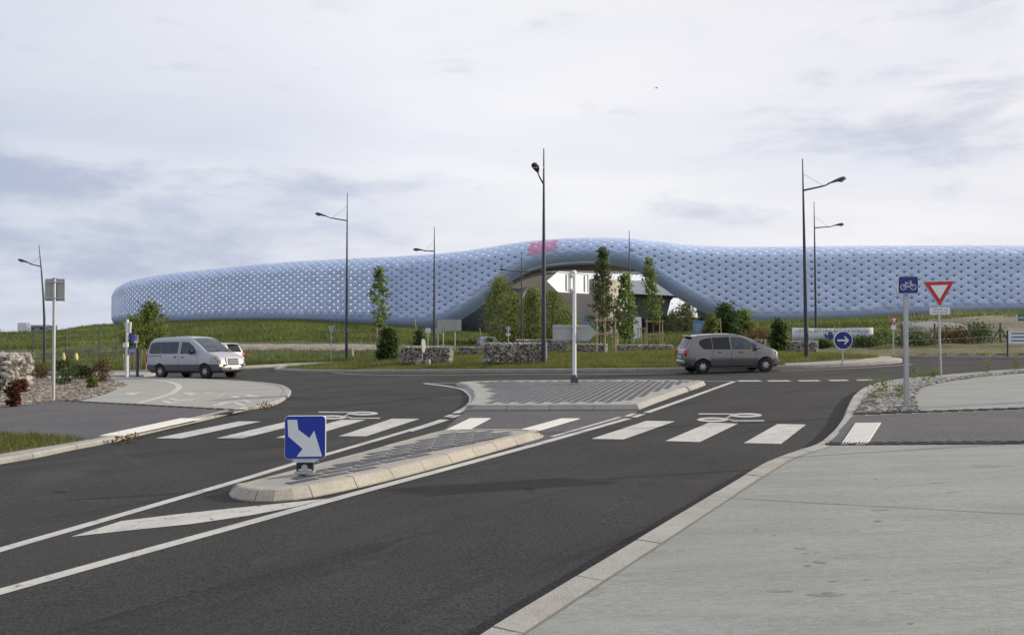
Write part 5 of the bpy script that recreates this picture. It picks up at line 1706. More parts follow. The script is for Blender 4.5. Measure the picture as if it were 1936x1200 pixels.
    def strip(s, x0, x1, z0, z1, h, name, mt, sides=(-1, 1), off=.008, n=10, th=.014):
        for sd in sides:
            mb = MB()
            for i in range(n + 1):
                f = i / n; x = x0 + (x1 - x0) * f; z = z0 + (z1 - z0) * f
                y = s.side_y(x, z)
                for dy, dz in ((off, -h / 2), (off, h / 2), (off - th - .02, h / 2), (off - th - .02, -h / 2)): mb.v.append((x, sd * (y + dy), z + dz))
            for i in range(n):
                for k in range(4):
                    a, b_ = i * 4 + k, i * 4 + (k + 1) % 4
                    mb.f.append((a, b_, b_ + 4, a + 4)); mb.m.append(0)
            mb.f.append((0, 1, 2, 3)); mb.m.append(0); mb.f.append((n * 4, n * 4 + 1, n * 4 + 2, n * 4 + 3)); mb.m.append(0)
            mb.build(name, mt, s.t)
    def seam(s, x, z0, z1, lean=0.0, sides=(-1, 1), mt='black'):
        for sd in sides:
            mb = MB(); n = 8
            for i in range(n + 1):
                z = z0 + (z1 - z0) * i / n; xx = x + lean * i / n
                y = s.side_y(xx, z) + .003
                mb.v += [(xx - .006, sd * y, z), (xx + .006, sd * y, z)]
            for i in range(n): mb.f.append((2 * i, 2 * i + 1, 2 * i + 3, 2 * i + 2)); mb.m.append(0)
            mb.build('door_seam', mt, s.t, fix=False)
    def blob(s, c, d, name, mt, ry=0.0, rz=0.0, parent=None):
        mb = MB()
        n, m_ = 10, 6
        mtx = Matrix.Rotation(rz, 3, 'Z') @ Matrix.Rotation(ry, 3, 'Y')
        for i in range(m_ + 1):
            th = math.pi * i / m_
            for k in range(n):
                ph = 2 * math.pi * k / n
                sx, sy, sz = math.sin(th) * math.cos(ph), math.sin(th) * math.sin(ph), math.cos(th)
                e = lambda v: math.copysign(abs(v) ** .7, v)
                mb.v.append(tuple(Vector(c) + mtx @ Vector((e(sx) * d[0] / 2, e(sy) * d[1] / 2, e(sz) * d[2] / 2))))
        for i in range(m_):
            for k in range(n):
                k2 = (k + 1) % n
                mb.f.append((i * n + k, i * n + k2, (i + 1) * n + k2, (i + 1) * n + k)); mb.m.append(0)
        return mb.build(name, mt, parent or s.t, smooth=60, fix=False)

def place(px, py, rz, L_):
    p = W(px, py)
    return p
# grey people carrier on the ring road
def make_mpv(px, py, rz, name, label, paint, detail=True, scale=1.0):
    L_ = 4.03
    top = [(0, .55), (.03, .80), (.07, .98), (.16, 1.14), (.27, 1.38), (.36, 1.50), (.60, 1.56), (1.2, 1.59), (1.9, 1.585), (2.3, 1.55), (2.65, 1.46), (2.95, 1.32), (3.2, 1.17), (3.36, 1.07), (3.55, 1.00), (3.75, .91), (3.88, .80), (3.96, .64), (4.03, .42)]
    wid = [(0, .60), (.06, .72), (.2, .80), (.6, .85), (2, .86), (3.2, .845), (3.6, .79), (3.85, .68), (4.03, .45)]
    bot = [(0, .38), (.15, .28), (.6, .22), (3.5, .20), (3.9, .22), (4.03, .28)]
    belt = [(0, .95), (.5, .97), (2.2, .93), (3.2, .90), (4.03, .8)]
    rw = [(0, .56), (.4, .60), (2, .62), (2.8, .60), (3.3, .66), (4.03, .5)]
    p = W(px, py)
    d = Vector((math.cos(rz), math.sin(rz), 0))
    o = p - d * 2.0
    c = Car(top, wid, bot, belt, rw, L_, name, label, 'car', (o.x, o.y, g(p.x, p.y)), rz, paint)
    c.t.rotation_euler = (0.005, -0.026 * math.cos(rz), rz)
    c.t.location.z = g(o.x, o.y)
    c.t.rotation_mode = 'XYZ'
    c.arches((.70, 3.30), .345, .30)
    c.wheels((.70, 3.30), .30, .83, 7)
    if detail:
        ws = [(.62, 1.01), (.72, .985), (1.5, .965), (2.9, .955), (3.1, 1.0)]
        c.glass(.60, 1.12, [(.60, 1.20), (.70, 1.05), (.80, 1.0), (1.12, .985)], [(.60, 1.30), (.70, 1.38), (.9, 1.425), (1.12, 1.45)], 'rear_quarter_window', 'glass')
        c.glass(1.15, 1.86, [(1.15, .985), (1.86, .965)], [(1.15, 1.452), (1.86, 1.465)], 'rear_side_window', 'glass')
        c.glass(1.92, 2.72, [(1.92, .965), (2.72, .955)], [(1.92, 1.462), (2.3, 1.44), (2.55, 1.36), (2.72, 1.28)], 'front_side_window', 'glass_light')
        c.glass(2.76, 3.10, [(2.76, .955), (3.10, .955)], [(2.76, 1.26), (3.10, 1.00)], 'front_quarter_window', 'glass_light')
        c.topglass(2.42, 3.28, 'windscreen', 'glass_light', .92)
        c.topglass(.10, .345, 'rear_window', 'glass', .86)
        c.blob((.30, 0, 1.535), (.24, 1.05, .05), 'spoiler', paint)
        for sd in (-1, 1):
            c.blob((.075, sd * .64, .86), (.16, .20, .30), 'tail_lamp', 'lens_red')
            c.blob((3.68, sd * .64, .82), (.34, .18, .17), 'headlamp', 'lens_clear', R(25))
            c.blob((2.90, sd * .93, .99), (.13, .19, .13), 'mirror', paint)
        c.strip(1.30, 1.48, .86, .855, .035, 'door_handle', 'black'); c.strip(2.18, 2.36, .845, .84, .035, 'door_handle', 'black')
        c.strip(1.15, 1.84, .56, .555, .03, 'door_moulding', 'grey_clad'); c.strip(1.92, 2.80, .555, .55, .03, 'door_moulding', 'grey_clad')
        c.seam(1.13, .42, .97); c.seam(1.88, .30, .96); c.seam(2.86, .32, .94, .06)
        c.strip(.20, 2.3, 1.5, 1.535, .02, 'roof_rail', 'grey_clad', n=14)
        mb = MB(); mb.box((.005, 0, .82), (.05, .95, .03)); mb.build('chrome_bar', 'chrome', c.t)
        mb = MB(); mb.box((-.005, 0, .70), (.03, .50, .11)); mb.build('number_plate', 'plate', c.t)
        c.blob((.03, 0, .46), (.16, 1.35, .26), 'rear_bumper', paint)
        c.blob((3.93, 0, .42), (.22, 1.15, .28), 'front_bumper', paint)
        mb = MB(); mb.box((4.03, 0, .38), (.03, .7, .10)); mb.build('air_intake', 'black', c.t)
        c.strip(.98, 3.0, .26, .25, .06, 'sill', 'grey_clad', off=.004)
    return c
_m = make_mpv(1376, 703.4, R(5), 'people_carrier', 'taupe grey people carrier driving right round the roundabout', 'taupe')
_d = Vector((math.cos(R(5)), math.sin(R(5)), 0)) * 0.15
_m.t.scale = (0.925,) * 3; _m.t.location += _d; _m.t.location.z = g(_m.t.location.x, _m.t.location.y)

# silver van
def make_van(px, py, rz):
    L_ = 4.70
    top = [(0, .62), (.02, 1.0), (.06, 1.45), (.14, 1.74), (.30, 1.87), (.7, 1.93), (1.5, 1.955), (2.4, 1.945), (2.75, 1.90), (3.0, 1.80), (3.3, 1.60), (3.6, 1.385), (3.80, 1.245), (3.95, 1.185), (4.25, 1.11), (4.46, 1.03), (4.56, .94), (4.64, .70), (4.70, .46)]
    wid = [(0, .78), (.08, .86), (.5, .905), (3.6, .91), (4.2, .87), (4.5, .79), (4.66, .66), (4.70, .40)]
    bot = [(0, .36), (.3, .28), (4.3, .26), (4.6, .28), (4.70, .34)]
    belt = [(0, 1.12), (3.3, 1.11), (4.0, 1.06), (4.70, .9)]
    rw = [(0, .70), (.4, .74), (2.6, .74), (3.3, .74), (3.8, .76), (4.70, .55)]
    p = W(px, py)
    d = Vector((math.cos(rz), math.sin(rz), 0)); o = p - d * 2.35
    c = Car(top, wid, bot, belt, rw, L_, 'van', 'silver van with grey lower panels and a lit fog lamp, left', 'van', (o.x, o.y, g(o.x, o.y)), rz, 'silver', 'grey_clad', .66)
    c.t.rotation_euler = (-0.01, -0.022, rz)
    c.arches((.95, 3.78), .40, .33)
    c.wheels((.95, 3.78), .335, .87, 6)
    c.glass(.22, .98, [(.22, 1.22), (.30, 1.17), (.98, 1.165)], [(.22, 1.58), (.40, 1.70), (.98, 1.715)], 'rear_side_window', 'glass_light')
    c.glass(1.01, 2.10, [(1.01, 1.165), (2.10, 1.16)], [(1.01, 1.715), (2.10, 1.71)], 'sliding_door_window', 'glass_light')
    c.glass(2.28, 3.20, [(2.28, 1.155), (3.20, 1.145)], [(2.28, 1.70), (2.72, 1.68), (3.0, 1.50), (3.20, 1.30)], 'front_side_window', 'glass_light')
    c.topglass(2.86, 3.80, 'windscreen', 'glass_light', .93)
    c.seam(1.0, .45, 1.15); c.seam(2.20, .36, 1.75); c.seam(3.32, .42, 1.13, .05)
    c.strip(.12, 1.05, 1.06, 1.06, .025, 'door_rail', 'black'); c.strip(1.88, 2.03, 1.0, 1.0, .06, 'door_handle', 'black'); c.strip(2.34, 2.49, .99, .99, .06, 'door_handle', 'grey_clad')
    for sd in (-1, 1):
        c.blob((3.10, sd * 1.02, 1.24), (.16, .22, .26), 'mirror', 'black')
        hl = c.blob((4.47, sd * .66, .86), (.26, .34, .25), 'headlamp', 'lens_clear', R(30), R(-sd * 18))
        c.blob((4.36, sd * .73, .95), (.22, .22, .12), 'indicator', 'lens_amber', R(20), R(-sd * 18), None)
        c.blob((.03, sd * .78, .95), (.10, .14, .5), 'tail_lamp', 'lens_red')
        mb = MB(); mb.box((4.655, sd * .50, .60), (.05, .30, .10), R(-sd * 10)); mb.build('air_intake', 'black', c.t)
    c.blob((4.61, -.70, .60), (.14, .15, .12), 'fog_lamp', 'lit_lamp'); c.blob((4.61, .70, .60), (.14, .15, .12), 'fog_lamp', 'lens_clear')
    gr = MB(); gr.prism([(4.645, -.38, .58), (4.60, -.44, .84), (4.57, -.38, .95), (4.57, .38, .95), (4.60, .44, .84), (4.645, .38, .58)], (.045, 0, 0)); go = gr.build('grille', 'silver_trim', c.t)
    mb = MB(); mb.prism([(4.695, -.31, .63), (4.628, -.31, .90), (4.628, .31, .90), (4.695, .31, .63)], (.008, 0, 0)); mb.build('grille_opening', 'black', go)
    for k in range(3):
        mb = MB(); mb.box((4.690 - .0167 * k, 0, .695 + .067 * k), (.03, .60, .022)); mb.build('grille_bar', 'silver_trim', go)
    mb = MB(); mb.box((4.74, 0, .47), (.03, .52, .11)); po = mb.build('number_plate', 'plate', c.t)
    mb = MB(); mb.box((4.742, -.235, .47), (.032, .05, .11)); mb.build('blue_band', 'sign_blue', po)
    c.blob((4.62, 0, .42), (.24, 1.52, .22), 'front_bumper', 'grey_clad')
    mb = MB(); mb.tube([(3.86, -.5, 1.235), (3.75, 0.1, 1.31)], .012, 5); mb.build('wiper', 'black', c.t)
    mb = MB(); mb.tube([(3.86, .15, 1.235), (3.75, .6, 1.30)], .012, 5); mb.build('wiper', 'black', c.t)
    mb = MB(); mb.tube([(3.84, -.72, 1.235), (3.84, .72, 1.235)], .02, 6); mb.build('cowl', 'black', c.t)
    return c
make_van(371, 714.2, R(-26))
make_mpv(398, 698.6, R(158), 'white_car', 'white car mostly hidden behind the silver van', 'white_car')
# dark car behind the gabion
def small_car(px, Y, rz, label):
    p = on((px - 968) / FPX * Y, Y)
    c = make_mpv(1376, 703.2, rz, 'dark_car', label, 'dark_car')
    c.t.location = (p.x, p.y, topz(px, 636, Y) - 1.58); c.t.rotation_euler = (0, 0, rz)
small_car(917, 74, R(-80), 'dark car half hidden behind the low gabion wall')

# bird high in the sky
t = thing('bird', 'tiny dark bird flying high above the arch', 'bird', tuple(At(1241, 167, 60)), R(20))
bm_ = MB(); bm_.tube([(-.10, 0, 0), (-.03, 0, 0.01), (.05, 0, .015), (.10, 0, .02)], [.01, .03, .028, .006], 8)
for sd in (-1, 1):
    bm_.prism([(.03, sd * .01, .02), (.05, sd * .09, .06), (.01, sd * .17, .03), (-.02, sd * .09, .045), (-.03, sd * .01, .02)], (0, 0, -.006))
bm_.prism([(-.08, .01, .005), (-.15, .03, .0), (-.15, -.03, .0), (-.08, -.01, .005)], (0, 0, -.004))
bm_.build('bird_body', 'bird', t, smooth=40)

# ------------------------------------------------------------------ fences
def fence(pxs, Y, pyt, label, mt='lamp_post', brace=None, wires=(.3, .7, 1.1), r=.04):
    p0 = on((pxs[0] - 968) / FPX * Y(pxs[0]), Y(pxs[0]))
    t = thing('wire_fence', label, 'fence', tuple(p0), 0)
    tops = []
    for px in pxs:
        p = on((px - 968) / FPX * Y(px), Y(px)); h = topz(px, pyt(px), Y(px)) - p.z
        q = p - p0
        mb = MB(); mb.tube([(q.x, q.y, q.z - .1), (q.x, q.y, q.z + h)], r, 6); mb.build('post', mt, t)
        tops.append((q, h))
        if brace and px in brace:
            for s_ in (-1, 1):
                mb = MB(); mb.tube([(q.x + s_ * .55, q.y, q.z), (q.x, q.y, q.z + h * .75)], r * .8, 6); mb.build('brace', mt, t)
    for f in wires:
        mb = MB(); mb.tube([(q.x, q.y, q.z + h * f) for q, h in tops], .008, 4); mb.build('wire', 'wire', t)
fence([-60, 0, 62, 125, 188, 220], lambda px: 62 if px < 200 else 60, lambda px: 622 if px < 200 else 614, 'thin dark wire fence on posts across the left meadow', 'lamp_post', wires=(.2, .4, .6, .8, .98))
fence([1705, 1767, 1833, 1891, 1950, 2010], lambda px: 50, lambda px: 612 - (px - 1705) * .01, 'weathered wooden post fence along the dry bank at right', 'wood_grey', (1891,), r=.06)

# ------------------------------------------------------------------ trees and shrubs
def leaf_mesh(centres, n, size, spread, mt, name, parent, flat=1.0, droop=0.0):
    """leaf-sized folded faces scattered about branch-tip centres"""
    c = np.array(centres)
    idx = rng.integers(0, len(c), n)
    pos = c[idx] + rng.normal(0, 1, (n, 3)) * np.array([spread, spread, spread * flat])
    sz = size * rng.uniform(.6, 1.35, n)
    d1 = rng.normal(0, 1, (n, 3)); d1[:, 2] -= droop; d1 /= np.linalg.norm(d1, axis=1)[:, None]
    d2 = rng.normal(0, 1, (n, 3)); d2 -= d1 * (d1 * d2).sum(1)[:, None]; d2 /= np.linalg.norm(d2, axis=1)[:, None]
    a = pos - d1 * sz[:, None]; b_ = pos + d2 * sz[:, None] * .55; e = pos + d1 * sz[:, None]; f = pos - d2 * sz[:, None] * .55
    V = np.stack([a, b_, e, f], 1).reshape(-1, 3)
    me = bpy.data.meshes.new(name)
    F = np.arange(n * 4).reshape(-1, 4)
    me.from_pydata(V.tolist(), [], F.tolist())
    me.materials.append(M[mt])
    o = bpy.data.objects.new(name, me); COL.objects.link(o); o.parent = parent
    return o
def tree(base, H, prof, label, mt, n, size, name='young_tree', trunk_r=.05, spread=.22, nb=26, group='young trees around the roundabout', cat='tree', droop=0.3, lop=(0, 0), seed=0):
    """prof: (height fraction, radius in m) of the crown"""
    rs = random.Random(seed + int(base.x * 97))
    t = thing(name, label, cat, tuple(base), 0, group)
    mb = MB(); pts = [Vector((lop[0] * f * f * H + .03 * math.sin(f * 7 + seed), .03 * math.cos(f * 5), H * f)) for f in (0, .15, .3, .5, .7, .85, .97)]
    mb.tube(pts, [trunk_r, trunk_r * .9, trunk_r * .8, trunk_r * .62, trunk_r * .42, trunk_r * .28, trunk_r * .1], 8)
    tr = mb.build('trunk', 'bark', t, smooth=60)
    cs = []; lm = MB()
    f0, f1 = prof[0][0], prof[-1][0]
    for k in range(nb):
        f = f0 + (f1 - f0) * ((k + rs.random()) / nb)
        r = float(np.interp(f, [p[0] for p in prof], [p[1] for p in prof])) * rs.uniform(.55, 1.08)
        a = k * 2.399 + rs.uniform(-.4, .4)
        fb = max(.08, f - .08 - r * .06)
        p0 = Vector((lop[0] * fb * fb * H, 0, H * fb))
        p1 = Vector((math.cos(a) * r + lop[0] * f * f * H, math.sin(a) * r, H * f))
        m_ = p0.lerp(p1, .55) + Vector((0, 0, -.04))
        lm.tube([p0, m_, p1], [trunk_r * .3, trunk_r * .2, trunk_r * .07], 5)
        for q in (.55, .8, 1.0, 1.03): cs.append(tuple(p0.lerp(p1, q) + Vector((rs.uniform(-.1, .1), rs.uniform(-.1, .1), rs.uniform(-.08, .08)))))
    lm.build('branches', 'bark', t, smooth=60)
    leaf_mesh(cs, n, size, spread, mt, 'crown', t, .8, droop)
    return t
def px_h(px, pyt, b): return topz(px, pyt, b.y) - b.z
YNG = 'young trees around the roundabout'
b = HIT(717, 680); tree(b, px_h(715, 505, b), [(.36, .25), (.45, .62), (.6, .75), (.72, .55), (.85, .35), (1, .08)], 'slim staked young tree left of centre before the building', 'leaf_mid', 950, .12, spread=.13, nb=17, seed=1)
b = HIT(1140, 667); tree(b, px_h(1132, 470, b), [(.24, .3), (.30, 1.0), (.36, 1.45), (.43, 1.0), (.5, .85), (.62, .75), (.75, .55), (.9, .28), (1, .06)], 'tall dark pointed staked tree in front of the arch', 'leaf_dark', 2500, .12, spread=.17, nb=34, seed=2, trunk_r=.06)
b = HIT(1181, 664); tree(b, px_h(1172, 520, b), [(.20, .35), (.3, .85), (.5, .85), (.7, .6), (.85, .35), (1, .08)], 'bushy mid green tree between the dark tree and the thin lamp', 'leaf_mid', 1700, .13, spread=.20, nb=22, seed=3)
b = HIT(1236, 664); tree(b, px_h(1223, 487, b), [(.36, .3), (.45, .65), (.58, .55), (.7, .32), (.78, .5), (.9, .3), (1, .08)], 'slender staked young tree with gaps, right of the arch', 'leaf_mid', 950, .13, spread=.15, nb=18, seed=4, lop=(-.05, 0))
WIL = 'pale wispy trees in front of the arch'
for k, (px, pyt, Y, r, lab) in enumerate(((945, 525, 84, 1.5, 'pale wispy willow at the left side of the arch'), (972, 560, 86, 1.3, 'short pale willow beside the two-armed lamp'), (1008, 548, 82, 1.1, 'pale willow touching the tallest lamp on its left'),
                                     (1046, 552, 88, 1.6, 'broad hazy green tree between the tall lamp and the arrow panels'), (1072, 585, 92, 1.4, 'low hazy green tree behind the direction post'))):
    b = on((px - 968) / FPX * Y, Y)
    tree(b, px_h(px, pyt, b), [(.12, r * .6), (.3, r), (.6, r * .9), (.85, r * .5), (1, .15)], lab, 'leaf_wispy', 4200, .11, 'willow', spread=.36, nb=26, group=WIL, droop=1.2, seed=10 + k, trunk_r=.07)
b = on((283 - 968) / FPX * 72, 72); tree(b, px_h(284, 574, b), [(.15, .9), (.35, 1.7), (.55, 1.5), (.75, .8), (1, .15)], 'light green tree rising above the silver van', 'leaf_light', 2000, .14, spread=.30, nb=26, seed=21, lop=(.01, 0))
b = on((252 - 968) / FPX * 70, 70); tree(b, px_h(250, 600, b), [(.15, .5), (.4, .8), (.7, .5), (1, .1)], 'smaller light green tree behind the white post cluster', 'leaf_light', 1500, .11, spread=.3, nb=18, seed=22)
b = on((1296 - 968) / FPX * 110, 110); tree(b, px_h(1294, 578, b), [(.2, 1.0), (.45, 1.6), (.75, 1.0), (1, .2)], 'small dark tree under the right end of the arch', 'leaf_dark', 1800, .16, spread=.45, nb=20, seed=23, name='tree')
b = on((1272 - 968) / FPX * 120, 120); tree(b, px_h(1272, 590, b), [(.1, 1.0), (.4, .9), (.75, .5), (1, .1)], 'little pointed conifer before the white opening', 'leaf_dark', 1500, .15, spread=.35, nb=20, seed=24, name='conifer')
# shrubs
def bush(px, py, pyt, wpx, label, mt, n, size, Y=None, group='shrubs on the roundabout', seed=0, cat='shrub', name='shrub'):
    b = HIT(px, py) if Y is None else on((px - 968) / FPX * Y, Y)
    H = px_h(px, pyt, b) if Y is None else topz(px, pyt, Y) - b.z
    r = wpx / 2 * b.y / FPX
    return tree(b, H, [(.04, r * .7), (.3, r), (.6, r * .85), (.85, r * .55), (1, r * .15)], label, mt, n, size, name, trunk_r=.03, spread=r * .22, nb=26, group=group, cat=cat, seed=seed)
bush(733, 681, 622, 36, 'dark leafy shrub with leaning stake beside the first gabion', 'leaf_bush', 3000, .075, seed=31)
bush(793, 670, 625, 22, 'small shrub under a leaning stake behind the first gabion', 'leaf_bush', 1200, .08, seed=32)
bush(926, 672, 637, 16, 'tiny green shrub on top of the long gabion', 'leaf_light', 600, .08, seed=33)
bush(1472, 668, 607, 28, 'dark staked shrub between the two right gabions', 'leaf_bush', 3000, .08, seed=34)
bush(1372, 650, 581, 54, 'broad dark green bush above the grey car bonnet', 'leaf_bush', 4200, .12, Y=74, seed=35)
bush(1405, 650, 588, 40, 'second green bush right of the broad one', 'leaf_mid', 2600, .12, Y=76, seed=36)
bush(1345, 650, 596, 30, 'yellowish bush left of the broad bush', 'leaf_light', 1800, .11, Y=71, seed=37)
for k, (px, Y, h, r) in enumerate(((1556, 55.0, .30, .6), (1638, 54, .55, 1.0), (1672, 58, .9, 1.0), (1730, 52, .7, 1.3), (1800, 53, .8, 1.2), (1850, 52, .95, 1.3), (1436, 62, 1.1, 1.2), (1458, 64, .9, 1.2))):
    b = on((px - 968) / FPX * Y, Y)
    tree(b, h, [(.04, r * .8), (.4, r), (.8, r * .6), (1, r * .3)], ('scrubby dark tuft at the foot of the banner', 'scrubby tuft below the right end of the banner', 'bramble clump right of the banner', 'low scrub behind the cycle sign post', 'low scrub at the third fence post', 'dark scrub between the fence posts at right', 'brownish scrub between the bush and the gabions', 'brownish scrub left of the banner')[k],
         ('leaf_bush', 'leaf_bush', 'leaf_mid', 'leaf_bush', 'leaf_rust', 'leaf_bush', 'leaf_rust', 'leaf_light')[k], 1500, .07, 'scrub', .02, r * .22, 18, 'scrub along the right bank', 'scrub', seed=50 + k)
# planting bed, left
for k, (px, py, pyt, wpx, mt, lab) in enumerate(((120, 727, 678, 46, 'leaf_bush', 'green shrub with cream flower spikes in the left planting bed'), (192, 722, 684, 40, 'leaf_rust', 'rust tinged shrub at the end of the left planting bed'), (26, 768, 724, 18, 'leaf_red', 'dark red shrub in front of the pale gabion block'),
                                         (72, 716, 690, 40, 'leaf_rust', 'brown shrub at the foot of the bent lamp'), (155, 716, 690, 34, 'leaf_bush', 'low green shrub between the two bed shrubs'), (40, 742, 720, 22, 'leaf_red', 'small red shrub beside the pale gabion block'), (175, 733, 716, 16, 'leaf_light', 'pale weed near the tip of the planting bed'))):
    b = W(px, py, .08); s_ = b.y / FPX; H = (py - pyt) * s_; r = wpx / 2 * s_
    t = tree(b, H, [(.04, r * .6), (.4, r), (.75, r * .8), (1, r * .4)], lab, mt, 900, .05, 'shrub', .018, r * .18, 22, 'shrubs in the left planting bed', 'shrub', seed=70 + k)
    if k == 0:
        for dx in (0.0, .52):
            mb = MB(); mb.tube([(dx, 0, H * .4), (dx, 0, H * 1.0)], .008, 5); st_ = mb.build('flower_stem', 'leaf_bush', t)
            mb = MB(); mb.lathe([(0, .02), (.05, .06), (.16, .07), (.26, .045), (.33, .01)], 'Z', 10, c=(dx, 0, H * .92)); mb.build('flower_spike', 'flower', st_, smooth=60)
# weeds
for k, (px, py, h, mt, dz, lab) in enumerate(((1655, 755, .40, 'leaf_light', .12, 'green weed growing in the gravel before the cycle sign'), (1672, 742, .30, 'leaf_light', .12, 'small green weed behind the larger gravel weed'), (1700, 752, .22, 'leaf_mid', .12, 'low weed left of the cycle sign foot'), (1727, 716.5, .35, 'leaf_light', .12, 'weed on the kerb right of the cycle sign'),
                                         (1765, 713.5, .22, 'leaf_light', .12, 'weed at the foot of the give-way post'), (1868, 703.5, .42, 'leaf_light', .12, 'upright weed on the kerb right of the give-way post'), (1922, 698.5, .40, 'leaf_light', .12, 'last weed on the kerb at the right edge'),
                                         (241, 837, .07, 'leaf_rust', .0, 'dry weed in the gutter below the left tactile plate'), (502, 773, .06, 'leaf_rust', .0, 'dry weed in the gutter of the left kerb'), (1748, 718.5, .2, 'leaf_light', .12, 'low weed between the two right signs'))):
    b = W(px, py, dz)
    tree(b, h, [(.04, .05), (.5, .10), (1, .06)], lab, mt, 150, .026, 'weed', .005, .045, 9, 'weeds in gravel and gutters', 'weed', seed=90 + k)

# ------------------------------------------------------------------ stakes
def stake_frame(px, py, pyt, wpx, label, rails, n=3):
    b = HIT(px, py); s_ = b.y / FPX; H = (py - pyt) * s_; w_ = wpx * s_ / 2
    t = thing('stake_frame', label, 'tree stakes', tuple(b), 0, 'wooden tree stake frames')
    P = [(-w_, 0), (w_, .05), (0.05 * w_, w_ * 1.6)] if n == 3 else [(-w_, 0), (w_, .05), (-w_ * .8, w_ * 1.6), (w_ * .9, w_ * 1.6)]
    for x, y in P:
        mb = MB(); mb.tube([(x, y, -.1), (x * .97, y, H)], [.042, .036], 7); mb.build('stake', 'wood', t, smooth=50)
    for f in rails:
        for i in range(len(P) if n == 3 else 2):
            a, c = P[i], P[(i + 1) % len(P)]
            mb = MB(); d = Vector((c[0] - a[0], c[1] - a[1], 0)); m_ = Vector(((a[0] + c[0]) / 2, (a[1] + c[1]) / 2 - .05, H * f))
            mb.box(tuple(m_), (d.length + .24, .03, .085), math.atan2(d.y, d.x)); mb.build('rail', 'wood', t)
    return t
stake_frame(1146, 669, 600, 36, 'large wooden stake frame round the dark pointed tree', (.93, .55))
stake_frame(1238, 664, 603, 30, 'wooden stake frame round the slender right tree', (.93, .52), 4)
stake_frame(1213, 662, 618, 13, 'small pale stake frame left of the white totem', (.92, .42))
stake_frame(1163, 660, 612, 12, 'narrow stake frame hidden behind the large one', (.92, .5))
b = HIT(717, 681); s_ = b.y / FPX
t = thing('stake_frame', 'wooden stakes with rail at the slim left tree', 'tree stakes', tuple(b), 0, 'wooden tree stake frames')
for x, h in ((-.10, 62), (.55, 60)):
    mb = MB(); mb.tube([(x, -.1, -.1), (x, -.1, h * s_)], .038, 7); mb.build('stake', 'wood', t, smooth=50)
mb = MB(); mb.box((.22, -.16, 58.5 * s_), (.80, .03, .08)); mb.build('rail', 'wood', t)
for k, (px, py, pyt, lean, lab) in enumerate(((740, 660, 616, -.22, 'leaning wooden stake through the dark leafy shrub'), (791, 640, 603, -.17, 'bare leaning stake right of the slim tree'), (913, 645, 620, -.20, 'short leaning stake behind the long gabion'), (1478, 640, 600, -.14, 'stake leaning in the dark shrub between the right gabions'), (1365, 632, 602, -.1, 'stake standing in the broad dark bush'), (1431, 640, 606, .02, 'thin stake right of the broad bush'))):
    b = HIT(px, py + 14) if k != 4 and k != 5 else on((px - 968) / FPX * 69, 69)
    h = topz(px, pyt, b.y) - b.z
    t = thing('tree_stake', lab, 'tree stake', tuple(b), 0, 'single leaning tree stakes')
    mb = MB(); mb.tube([(0, 0, -.1), (lean * h * .8, 0, h)], [.045, .04], 7); so_ = mb.build('stake', 'wood', t, smooth=50)
    mb = MB(); mb.tube([(lean * h * .5 - .05, -.05, h * .6), (lean * h * .5 + .06, -.05, h * .62)], .012, 5); mb.build('tie', 'black', t)
# stakes behind the post cluster
STK = ('first pale stake left of the white post cluster', 'pale stake right of the white post cluster', 'pale stake beside the small pedestrian sign', 'pale stake directly behind the dark bollard', 'pale stake just right of the dark bollard', 'pale stake nearest the rear of the van')
for k, (px, ln) in enumerate(((235, -.06), (247, -.07), (253, .03), (264, -.08), (267, .04), (276, 0))):
    b = HIT(px, 703.5); h = topz(px, (668, 672, 664, 665, 662, 664)[k], b.y) - b.z
    t = thing('tree_stake', STK[k], 'tree stake', tuple(b), 0, 'pale stakes behind the post cluster')
    mb = MB(); mb.tube([(0, 0, -.1), (ln * h, 0, h)], .035, 7); mb.build('stake', 'wood', t, smooth=50)
    mb = MB(); mb.tube([(ln * h * .6 - .03, -.04, h * .65), (ln * h * .6 + .04, -.04, h * .66)], .01, 5); mb.build('tie', 'black', t)

# ------------------------------------------------------------------ grass
def blades(pts, h0, h1, wv, mt, name, parent=None, label=None, cat=None, lean=.5):
    P = np.array(pts); n = len(P)
    h = rng.uniform(h0, h1, n); a = rng.uniform(0, 2 * np.pi, n); l = rng.normal(0, lean, (n, 2)) * h[:, None]
    dx, dy = np.cos(a) * wv, np.sin(a) * wv
    V = np.zeros((n, 3, 3))
    V[:, 0] = P + np.stack([dx, dy, -.02 * np.ones(n)], 1); V[:, 1] = P - np.stack([dx, dy, .02 * np.ones(n)], 1)
    V[:, 2] = P + np.stack([l[:, 0], l[:, 1], h], 1)
    me = bpy.data.meshes.new(name)
    me.vertices.add(n * 3); me.loops.add(n * 3); me.polygons.add(n)
    me.vertices.foreach_set('co', V.reshape(-1)); me.loops.foreach_set('vertex_index', np.arange(n * 3)); me.polygons.foreach_set('loop_start', np.arange(0, n * 3, 3))
    me.update(calc_edges=True); me.validate()
    me.materials.append(M[mt])
    o = bpy.data.objects.new(name, me); COL.objects.link(o); o.parent = parent; o['kind'] = 'stuff'
    if label: o['label'] = label; o['category'] = cat
    return o
pts = []
inn_isl = [(p.x, p.y) for p in inset([Vector((x, y, 0)) for x, y in ISL2], .35)]
apr2 = [(p.x, p.y) for p in apr]
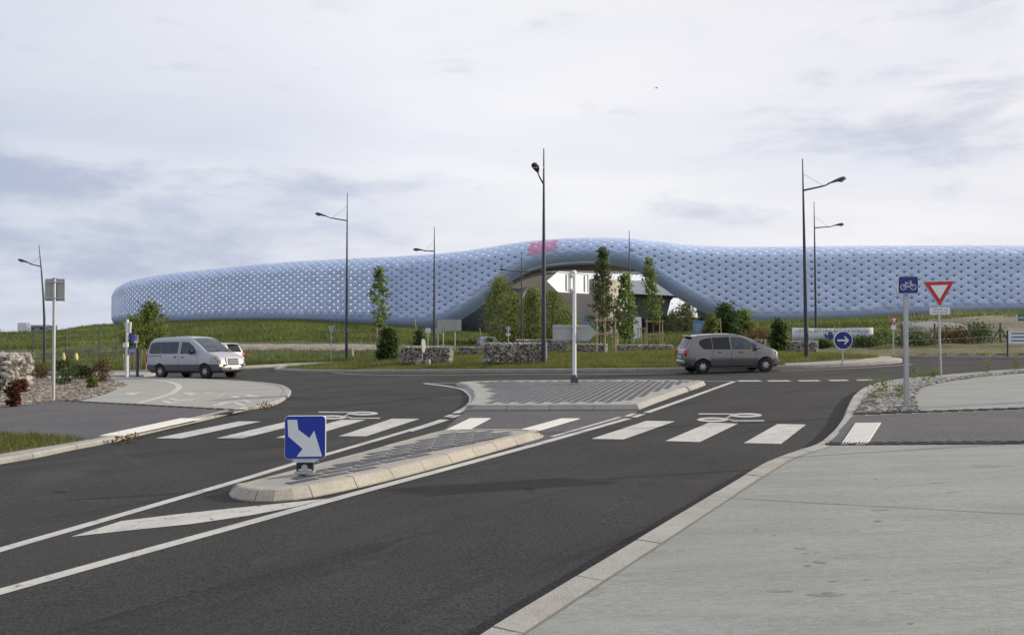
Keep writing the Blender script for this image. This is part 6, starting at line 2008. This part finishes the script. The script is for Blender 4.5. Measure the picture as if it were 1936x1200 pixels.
while len(pts) < 70000:
    x, y = random.uniform(-13.5, 18), random.uniform(33, 33 + 20 * random.random() ** .8 + 1)
    if inside(inn_isl, x, y) and not inside(apr2, x, y):
        pts.append((x, y, mound(x, y)))
blades(pts, .06, .20, .012, 'blade', 'island_grass', None, 'short green and straw grass on the roundabout island', 'grass')
pts2 = [p for p in random.sample(pts, 5000)]
blades(pts2, .15, .34, .008, 'blade_dry', 'tall_dry_grass', None, 'sparse tall straw stalks on the roundabout island', 'grass', .25)
pts = []
P2 = [(p.x, p.y) for p in patch_l]
while len(pts) < 9000:
    x, y = random.uniform(-14, -5), random.uniform(8, 17)
    if inside(P2, x, y): pts.append((x, y, g(x, y) + .08))
pd_ = pts[:3800]; pts = pts[3800:]
blades(pd_, .03, .09, .008, 'blade_dry', 'dry_verge_grass', None, 'straw coloured grass on the left verge by the kerb', 'grass')
blades(pts, .04, .11, .008, 'blade_lush', 'verge_grass', None, 'bright short grass on the left verge by the kerb', 'grass')
# meadow on the bank
pts, ptr = [], []
for _ in range(150000):
    px = random.uniform(-60, 2000)
    yn, yc = NEAR_Y(px), CREST_Y(px)
    f = random.random() ** 1.6
    y = yn + .9 + (yc - yn - 1) * f
    x = (px - 968) / FPX * y
    if 600 < px < 1600 and y < 56: continue
    if 420 < px < 740 and 0.0 < f:
        py = 625 - (ter(x, y) - CAM_H) * FPX / y
        if 650.5 < py < 663: continue
    dry = px > 1600 and f < .28 + .05 * math.sin(px * .03)
    if px > 1690 and f > .35 and random.random() < .8: continue
    if dry:
        if random.random() < .35: ptr.append((x, y, ter(x, y)))
    else: pts.append((x, y, ter(x, y)))
P_ = np.array(pts)
far = P_[:, 1] > 85
blades(P_[~far], .10, .42, .022, 'blade_far', 'meadow_grass', None, 'rough green meadow grass on the bank', 'grass')
blades(P_[far], .25, .75, .07, 'blade_far', 'far_meadow_grass', None, 'rough green grass on the far slope below the building', 'grass')
blades(ptr, .05, .16, .014, 'blade_dry', 'dry_grass', None, 'dry reddish mown grass on the right verge', 'grass')
